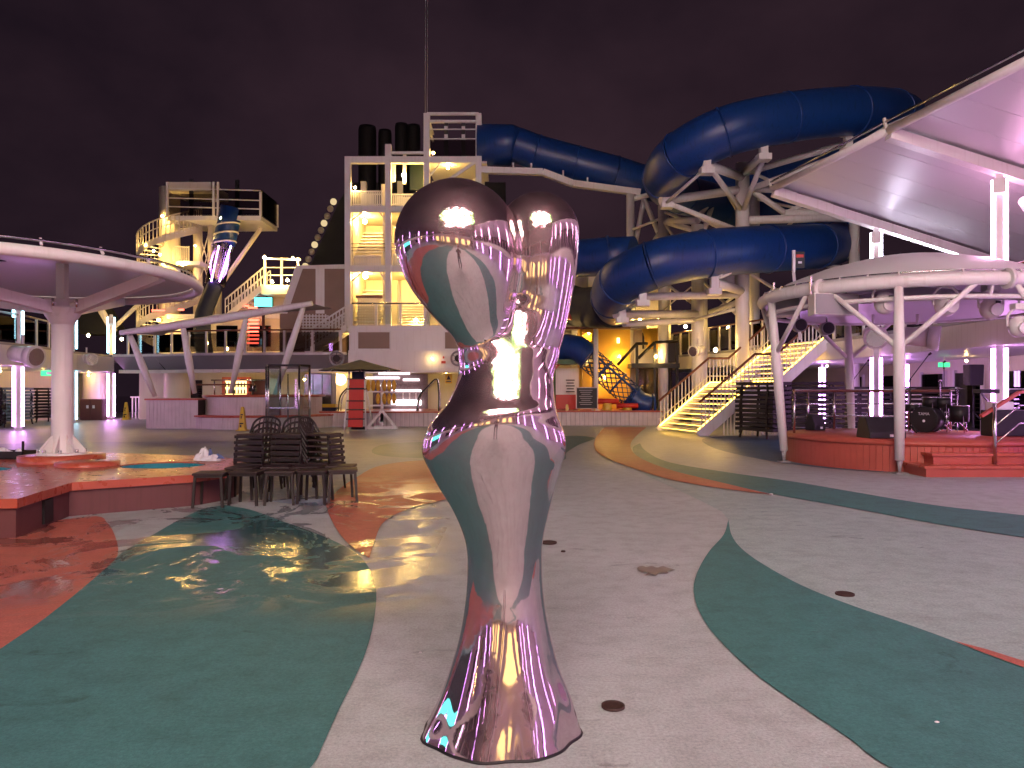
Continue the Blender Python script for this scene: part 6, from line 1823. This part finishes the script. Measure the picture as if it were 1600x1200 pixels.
# keyboard
c = SG(1560, 672)
t = thing('stage_keyboard', 'black keyboard on an X stand at the right of the stage', 'keyboard', c)
MB().box(c+Vector((0.05, 0, 0.93)), (1.15, 0.32, 0.10)).build('body', black, t, bevel=0.015)
MB().box(c+Vector((0.05, -0.08, 0.985)), (1.0, 0.13, 0.012)).build('keys', towel, t)
for s in (-1, 1):
    MB().bar(c+Vector((s*0.38, -0.05*s, 0.88)), c+Vector((-s*0.35, -0.05*s, 0.0)), 0.05, 0.03).build('stand_leg', black, t)
c = SG(1532, 668)
t = thing('pole_speaker', 'black loudspeaker on a pole behind the keyboard', 'speaker', c+Vector((0, 0.3, 0)))
c = c+Vector((0, 0.3, 0))
MB().tube(c, c+Vector((0, 0, 1.15)), 0.02, n=8).build('pole', black, t)
for k in range(3):
    a = 2*PI*k/3
    MB().tube(c+Vector((0, 0, 0.4)), c+Vector((0.35*math.cos(a), 0.35*math.sin(a), 0.01)), 0.014, n=6).build('leg', black, t)
MB().slabpoly([c+Vector((-0.17, -0.16, 1.08)), c+Vector((0.17, -0.16, 1.08)), c+Vector((0.19, -0.16, 1.62)), c+Vector((-0.19, -0.16, 1.62))], (0, 0.32, 0)).build('cabinet', black, t, bevel=0.02)
c = SG(1572, 682)
t = thing('amplifier', 'big black amplifier cabinet at the right end of the stage', 'amplifier', c)
MB().box(c+Vector((0.15, 0.2, 0.27)), (0.85, 0.45, 0.54)).build('cabinet', black, t, bevel=0.02)
MB().box(c+Vector((0.15, -0.03, 0.27)), (0.78, 0.012, 0.47)).build('grille', blackm, t)
MB().box(c+Vector((0.0, 0.2, 0.63)), (0.40, 0.30, 0.17)).build('mixer', towel, t, bevel=0.02)
# stage rear rail
t = thing('stage_rear_rail', 'steel rail with dark wooden top around the back of the stage', 'rail', (CX, CY+2, SH))
an = [R(170), R(150), R(128), R(106), R(84), R(62), R(40)]
pp_ = [Vector((CX+(SR-0.15)*math.cos(a), CY+(SR-0.15)*math.sin(a), SH)) for a in an]
for p in pp_:
    MB().tube(p, p+Vector((0, 0, 0.92)), 0.028, n=8).build('post', steel, t)
for z, mm, r in ((0.94, wood, 0.035), (0.62, steel, 0.014), (0.32, steel, 0.014)):
    MB().path([p+Vector((0, 0, z)) for p in pp_], r, 8).build('rail', mm, t)
# red trolley clipped by the frame edge
t = thing('red_trolley', 'red upright trolley cut off by the right picture edge', 'trolley', (9.27, 13.9, 0))
MB().bar((9.35, 13.35, 0.40), (9.2, 13.4, 1.25), 0.16, 0.25).build('body', red, t, bevel=0.03)
MB().bar((9.25, 13.35, 0.45), (9.45, 13.35, 0.12), 0.04).build('strut', black, t)
MB().tube((9.36, 13.38, 0.10), (9.44, 13.38, 0.10), 0.10, n=16).build('wheel', black, t)
MB().tube((9.36, 13.0, 0.10), (9.44, 13.0, 0.10), 0.10, n=16).build('wheel', black, t)
MB().bar((9.4, 13.0, 0.12), (9.4, 13.38, 0.12), 0.03).build('axle', black, t)

# ------------------------------------------------------------------ mirror sculpture
def spline1(tb, zq):
    tb = sorted(tb); z = np.array([q[0] for q in tb]); v = np.array([q[1] for q in tb])
    n_ = len(z); h = np.diff(z); dl = np.diff(v)/h
    mm = np.zeros(n_); mm[1:-1] = (dl[:-1]*h[1:]+dl[1:]*h[:-1])/(h[1:]+h[:-1]); mm[0] = dl[0]; mm[-1] = dl[-1]
    k = np.clip(np.searchsorted(z, zq)-1, 0, n_-2); tt = np.clip((zq-z[k])/h[k], 0, 1); H = h[k]
    return (2*tt**3-3*tt**2+1)*v[k] + (tt**3-2*tt**2+tt)*H*mm[k] + (-2*tt**3+3*tt**2)*v[k+1] + (tt**3-tt**2)*H*mm[k+1]
prof = [(1160,655,909),(1145,660,905),(1100,682,893),(1050,701,874),(1000,716,861),(950,725,852),(900,729,848),(850,726,849),(800,707,859),(760,683,869),(730,667,877),(712,659,883),(690,660,885),(670,667,880),(650,681,872),(630,698,868),(600,712,865),(570,717,861),(545,720,858),(510,738,858),(485,752,856)]
S_, Y0 = 348.0, 3.46
tabL = [((1149-y)/S_, (l-800)/S_) for y, l, r in prof]; tabR = [((1149-y)/S_, (r-800)/S_) for y, l, r in prof]
zt = (1149-485)/S_
tabF = [((1149-y)/S_, b) for y, b in ((1160,0.290),(1130,0.262),(1100,0.236),(1050,0.196),(1000,0.164),(950,0.141),(900,0.130),(850,0.142),(800,0.168),(760,0.195),(720,0.222),(680,0.245),(655,0.252),(638,0.245),(625,0.221),(612,0.204),(590,0.181),(565,0.155),(545,0.133),(520,0.106),(500,0.08),(485,0.055))]
tabK = [((1149-y)/S_, b) for y, b in ((1160,0.36),(1100,0.32),(1000,0.25),(900,0.225),(800,0.24),(730,0.27),(690,0.28),(650,0.24),(600,0.20),(545,0.19),(485,0.17))]
def sdf(p):
    x, y, z = p[:, 0], p[:, 1], p[:, 2]
    zc = np.clip(z, -0.02, zt)
    l = spline1(tabL, zc); r = spline1(tabR, zc); fr_ = spline1(tabF, zc); bk_ = spline1(tabK, zc); b = (fr_+bk_)/2; cy_ = (bk_-fr_)/2
    a = (r-l)/2; cx_ = (l+r)/2
    q = np.sqrt(((x-cx_)/a)**2 + ((y-cy_)/b)**2 + 1e-9)
    ang = np.arctan2((y-cy_)/b, (x-cx_)/a); amp = np.clip((0.72-z)/0.72, 0, 1)**1.5
    q = q*(1 - 0.028*amp*np.cos(7*ang+0.6) - 0.012*amp*np.cos(12*ang+2.0))
    body = (q-1)*np.minimum(a, b)
    body = np.sqrt(np.maximum(body, 0)**2 + np.maximum(z-zt, 0)**2) + np.minimum(body, 0)
    def drop(c0, r0, c1, r1, pw):
        c0 = np.array(c0); c1 = np.array(c1); d = c1-c0; L2 = d@d
        tt = np.clip(((p-c0)@d)/L2, 0, 1)
        cc = c0 + tt[:, None]*d
        rr = r1 + (r0-r1)*np.cos(tt*np.pi/2)**pw
        return np.linalg.norm(p-cc, axis=1) - rr
    A = drop((-0.245, -0.07, 2.207), 0.272, (-0.125, -0.05, 1.765), 0.088, 1.0)
    B = drop((0.122, 0.06, 2.268), 0.187, (0.105, 0.05, 1.74), 0.10, 0.8)
    def smin(u, v, k):
        h = np.clip(0.5+0.5*(v-u)/k, 0, 1)
        return v*(1-h)+u*h - k*h*(1-h)
    hip = np.linalg.norm((p-np.array((-0.315, -0.10, 1.245)))/np.array((1.0, 1.0, 1.0)), axis=1) - 0.085
    hip2 = np.linalg.norm((p-np.array((0.165, -0.02, 1.29)))/np.array((1.0, 1.0, 1.25)), axis=1) - 0.07
    f = smin(A, B, 0.035)
    return smin(f, body, 0.10)
def surface_nets(lo, hi, h):
    ns = [int(math.ceil((b-a)/h))+1 for a, b in zip(lo, hi)]
    gx, gy, gz = [lo[i]+h*np.arange(ns[i]) for i in range(3)]
    Xg, Yg, Zg = np.meshgrid(gx, gy, gz, indexing='ij')
    F = sdf(np.stack([Xg.ravel(), Yg.ravel(), Zg.ravel()], 1)).reshape(ns)
    s = F < 0
    c = [s[i:ns[0]-1+i, j:ns[1]-1+j, k:ns[2]-1+k] for i in (0, 1) for j in (0, 1) for k in (0, 1)]
    cnt = sum(q.astype(int) for q in c)
    act = (cnt > 0) & (cnt < 8)
    idx = -np.ones(act.shape, int); idx[act] = np.arange(act.sum())
    ijk = np.argwhere(act)
    V_ = np.array(lo) + (ijk+0.5)*h
    for _ in range(6):
        e = 1e-4
        f0 = sdf(V_)
        g = np.stack([(sdf(V_+np.eye(3)[i]*e)-sdf(V_-np.eye(3)[i]*e))/(2*e) for i in range(3)], 1)
        V_ = V_ - (np.clip(f0, -h, h)/np.maximum((g*g).sum(1), 0.05))[:, None]*g
    faces = []
    for ax_ in range(3):
        u, w = [(1, 2), (2, 0), (0, 1)][ax_]
        sl0 = [slice(None)]*3; sl1 = [slice(None)]*3
        sl0[ax_] = slice(0, -1); sl1[ax_] = slice(1, None)
        ch = s[tuple(sl0)] != s[tuple(sl1)]
        sg = s[tuple(sl0)]
        for q in np.argwhere(ch):
            if q[u] == 0 or q[w] == 0 or q[u] >= ns[u]-1 or q[w] >= ns[w]-1: continue
            a = q.copy(); b = q.copy(); b[u] -= 1; c_ = b.copy(); c_[w] -= 1; d = q.copy(); d[w] -= 1
            f_ = [idx[tuple(a)], idx[tuple(b)], idx[tuple(c_)], idx[tuple(d)]]
            if min(f_) < 0: continue
            faces.append(f_ if sg[tuple(q)] else f_[::-1])
    return V_, faces
V_, F_ = surface_nets((-0.58, -0.42, -0.02), (0.40, 0.42, 2.53), 0.015)
me = bpy.data.meshes.new('mirror_sculpture')
me.from_pydata([tuple(v) for v in V_.tolist()], [], [list(map(int, f)) for f in F_])
me.polygons.foreach_set('use_smooth', [True]*len(me.polygons))
me.materials.append(chrome_m); me.update()
bm = bmesh.new(); bm.from_mesh(me); bmesh.ops.recalc_face_normals(bm, faces=bm.faces[:]); bm.to_mesh(me); bm.free()
sculpt = bpy.data.objects.new('mirror_sculpture', me); col.objects.link(sculpt)
sculpt.location = (0, Y0, 0.0)
tag(sculpt, 'tall mirror polished sculpture with two rounded heads and flared foot', 'sculpture')
sm = sculpt.modifiers.new('subdivision', 'SUBSURF'); sm.levels = 1; sm.render_levels = 1

# added black ring standing in for contact shade where the foot meets the deck
ptsb = []
for k in range(72):
    a_ = 2*PI*k/72; d = np.array((math.cos(a_), math.sin(a_), 0.0)); c0_ = np.array((-0.052, 0.035, 0.006))
    lo_, hi_ = 0.1, 0.6
    for _ in range(24):
        md = (lo_+hi_)/2
        if sdf((c0_+d*md)[None, :])[0] < 0: lo_ = md
        else: hi_ = md
    ptsb.append(Vector((c0_+d*lo_).tolist()) + Vector((0, Y0, 0.0)))
gk = MB().path(ptsb, 0.007, 6, closed=True).build('foot_contact_shade', black, None, org=(0, Y0, 0)); gk.parent = sculpt; gk.location = (0, 0, 0)

# ------------------------------------------------------------------ behind the viewpoint (seen mirrored in the sculpture)
t = thing('led_screen', 'huge glowing LED show screen mirrored in the sculpture heads', 'screen', (3, -12, 0))
sx0, sx1 = -7.5, 10.5
A0, A1 = Vector((sx0, -11.5, 4.4)), Vector((sx1, -11.5, 4.4)); tilt = Vector((0, 3.0, 14.0))
MB().add([A0, A1, A1+tilt, A0+tilt], [(1, 0, 3, 2)]).build('display', led_m, t)
MB().slabpoly([A0+Vector((-0.3, -0.05, -0.3)), A1+Vector((0.3, -0.05, -0.3)), A1+tilt+Vector((0.3, -0.05, 0.3)), A0+tilt+Vector((-0.3, -0.05, 0.3))], (0, -0.6, 0)).build('casing', black, t)
for x in (-6.5, 1.5, 9.5):
    MB().bar((x, -12.6, 0), (x, -11.9, 9.0), 0.5).build('mast', white, t)
t = thing('aft_deckhouse', 'white deckhouse under the LED screen mirrored in the sculpture', 'building', (0, -20, 0))
MB().span((-17, -22, 0), (12, -19, Zd)).build('lower_front', cream, t)
MB().span((-17.2, -22, Zd), (12.2, -18.4, Zd+0.3)).build('deck_edge', white, t)
for x in (-14, -10, -6, 0, 4, 8):
    MB().span((x, -18.98, 0.3), (x+2.2, -18.9, 2.3)).build('lit_window', emit('aft_window', (1.0, 0.62, 0.22), 2.2) if x == -14 else MATS['aft_window'], t)
t = thing('teal_bar_sign', 'long teal lit bar display on the left deck mirrored in the sculpture', 'screen', (-16.8, 6, 2.5))
MB().span((-17.2, 3.0, 1.3), (-17.05, 9.0, 2.4)).build('display', e_teal, t)
MB().span((-17.35, 2.9, 0), (-17.22, 9.1, 2.5)).build('casing', black, t)

# photographer standing behind the lens, visible only as a small dark figure mirrored in the stem
def person_body():
    J = [((0, -0.42, 0.92), 0.145), ((0, -0.42, 1.10), 0.135), ((0, -0.43, 1.32), 0.165), ((0, -0.43, 1.43), 0.10), ((0, -0.42, 1.50), 0.062), ((0, -0.40, 1.60), 0.085), ((0, -0.39, 1.69), 0.095), ((0, -0.40, 1.76), 0.06)]
    E = [(i, i+1) for i in range(7)]
    def add(p, r, par):
        J.append((p, r)); E.append((par, len(J)-1)); return len(J)-1
    for s in (-1, 1):
        h = add((s*0.10, -0.42, 0.86), 0.105, 0); k = add((s*0.115, -0.40, 0.48), 0.065, h); a = add((s*0.12, -0.43, 0.09), 0.045, k); add((s*0.13, -0.28, 0.045), 0.04, a)
        sh = add((s*0.19, -0.43, 1.38), 0.07, 2); el = add((s*0.25, -0.33, 1.16), 0.05, sh); wr = add((s*0.10, -0.14, 1.44), 0.032, el)
        pm = add((s*0.085, -0.10, 1.50), 0.034, wr)
        for q in range(4):
            f1 = add((s*0.082, -0.075-0.004*q, 1.475+0.022*q), 0.011, pm); f2 = add((s*0.055, -0.062, 1.48+0.022*q), 0.009, f1)
        t1 = add((s*0.07, -0.115, 1.47), 0.012, pm); add((s*0.045, -0.11, 1.49), 0.010, t1)
    me = bpy.data.meshes.new('person'); me.from_pydata([j[0] for j in J], E, []); me.update()
    o = bpy.data.objects.new('person', me); col.objects.link(o)
    sk = o.modifiers.new('skin', 'SKIN'); sk.use_smooth_shade = True
    for v, j in zip(me.skin_vertices[0].data, J): v.radius = (j[1], j[1])
    me.skin_vertices[0].data[0].use_root = True
    sb = o.modifiers.new('subdivision', 'SUBSURF'); sb.levels = 1; sb.render_levels = 2
    return o
def person_mat():
    m, n, l, b = base('person_clothes_skin')
    tc = n.new('ShaderNodeTexCoord'); sp_ = n.new('ShaderNodeSeparateXYZ'); l.new(tc.outputs['Object'], sp_.inputs[0])
    rp = n.new('ShaderNodeValToRGB'); rp.color_ramp.interpolation = 'CONSTANT'; e = rp.color_ramp.elements
    e[0].position = 0.0; e[0].color = (0.02, 0.02, 0.022, 1); e[1].position = 0.045; e[1].color = (0.03, 0.03, 0.045, 1)
    x = e.new(0.46); x.color = (0.045, 0.02, 0.02, 1); x = e.new(0.725); x.color = (0.45, 0.26, 0.18, 1)
    mr = n.new('ShaderNodeMath'); mr.operation = 'DIVIDE'; mr.inputs[1].default_value = 2.0
    l.new(sp_.outputs['Z'], mr.inputs[0]); l.new(mr.outputs[0], rp.inputs['Fac']); l.new(rp.outputs['Color'], b.inputs['Base Color'])
    b.inputs['Roughness'].default_value = 0.75
    return m
po = person_body()
po.data.materials.append(person_mat())
tag(po, 'photographer in dark clothes holding a phone, mirrored small in the sculpture', 'person')
ORG[po.name] = Vector((0, 0, 0))
m = MB(); m.ball((0, -0.425, 1.735), 0.105, 14, (0.95, 1.0, 0.75)); m.build('hair', black, po)
t = thing('phone', 'dark phone held up by the photographer', 'phone', (0, -0.075, 1.50))
MB().box((0, -0.075, 1.515), (0.155, 0.009, 0.075)).build('body', black, t, bevel=0.003)
MB().box((0, -0.081, 1.515), (0.146, 0.002, 0.068)).build('display', emit('phone_display', (0.8, 0.7, 0.8), 0.6), t)
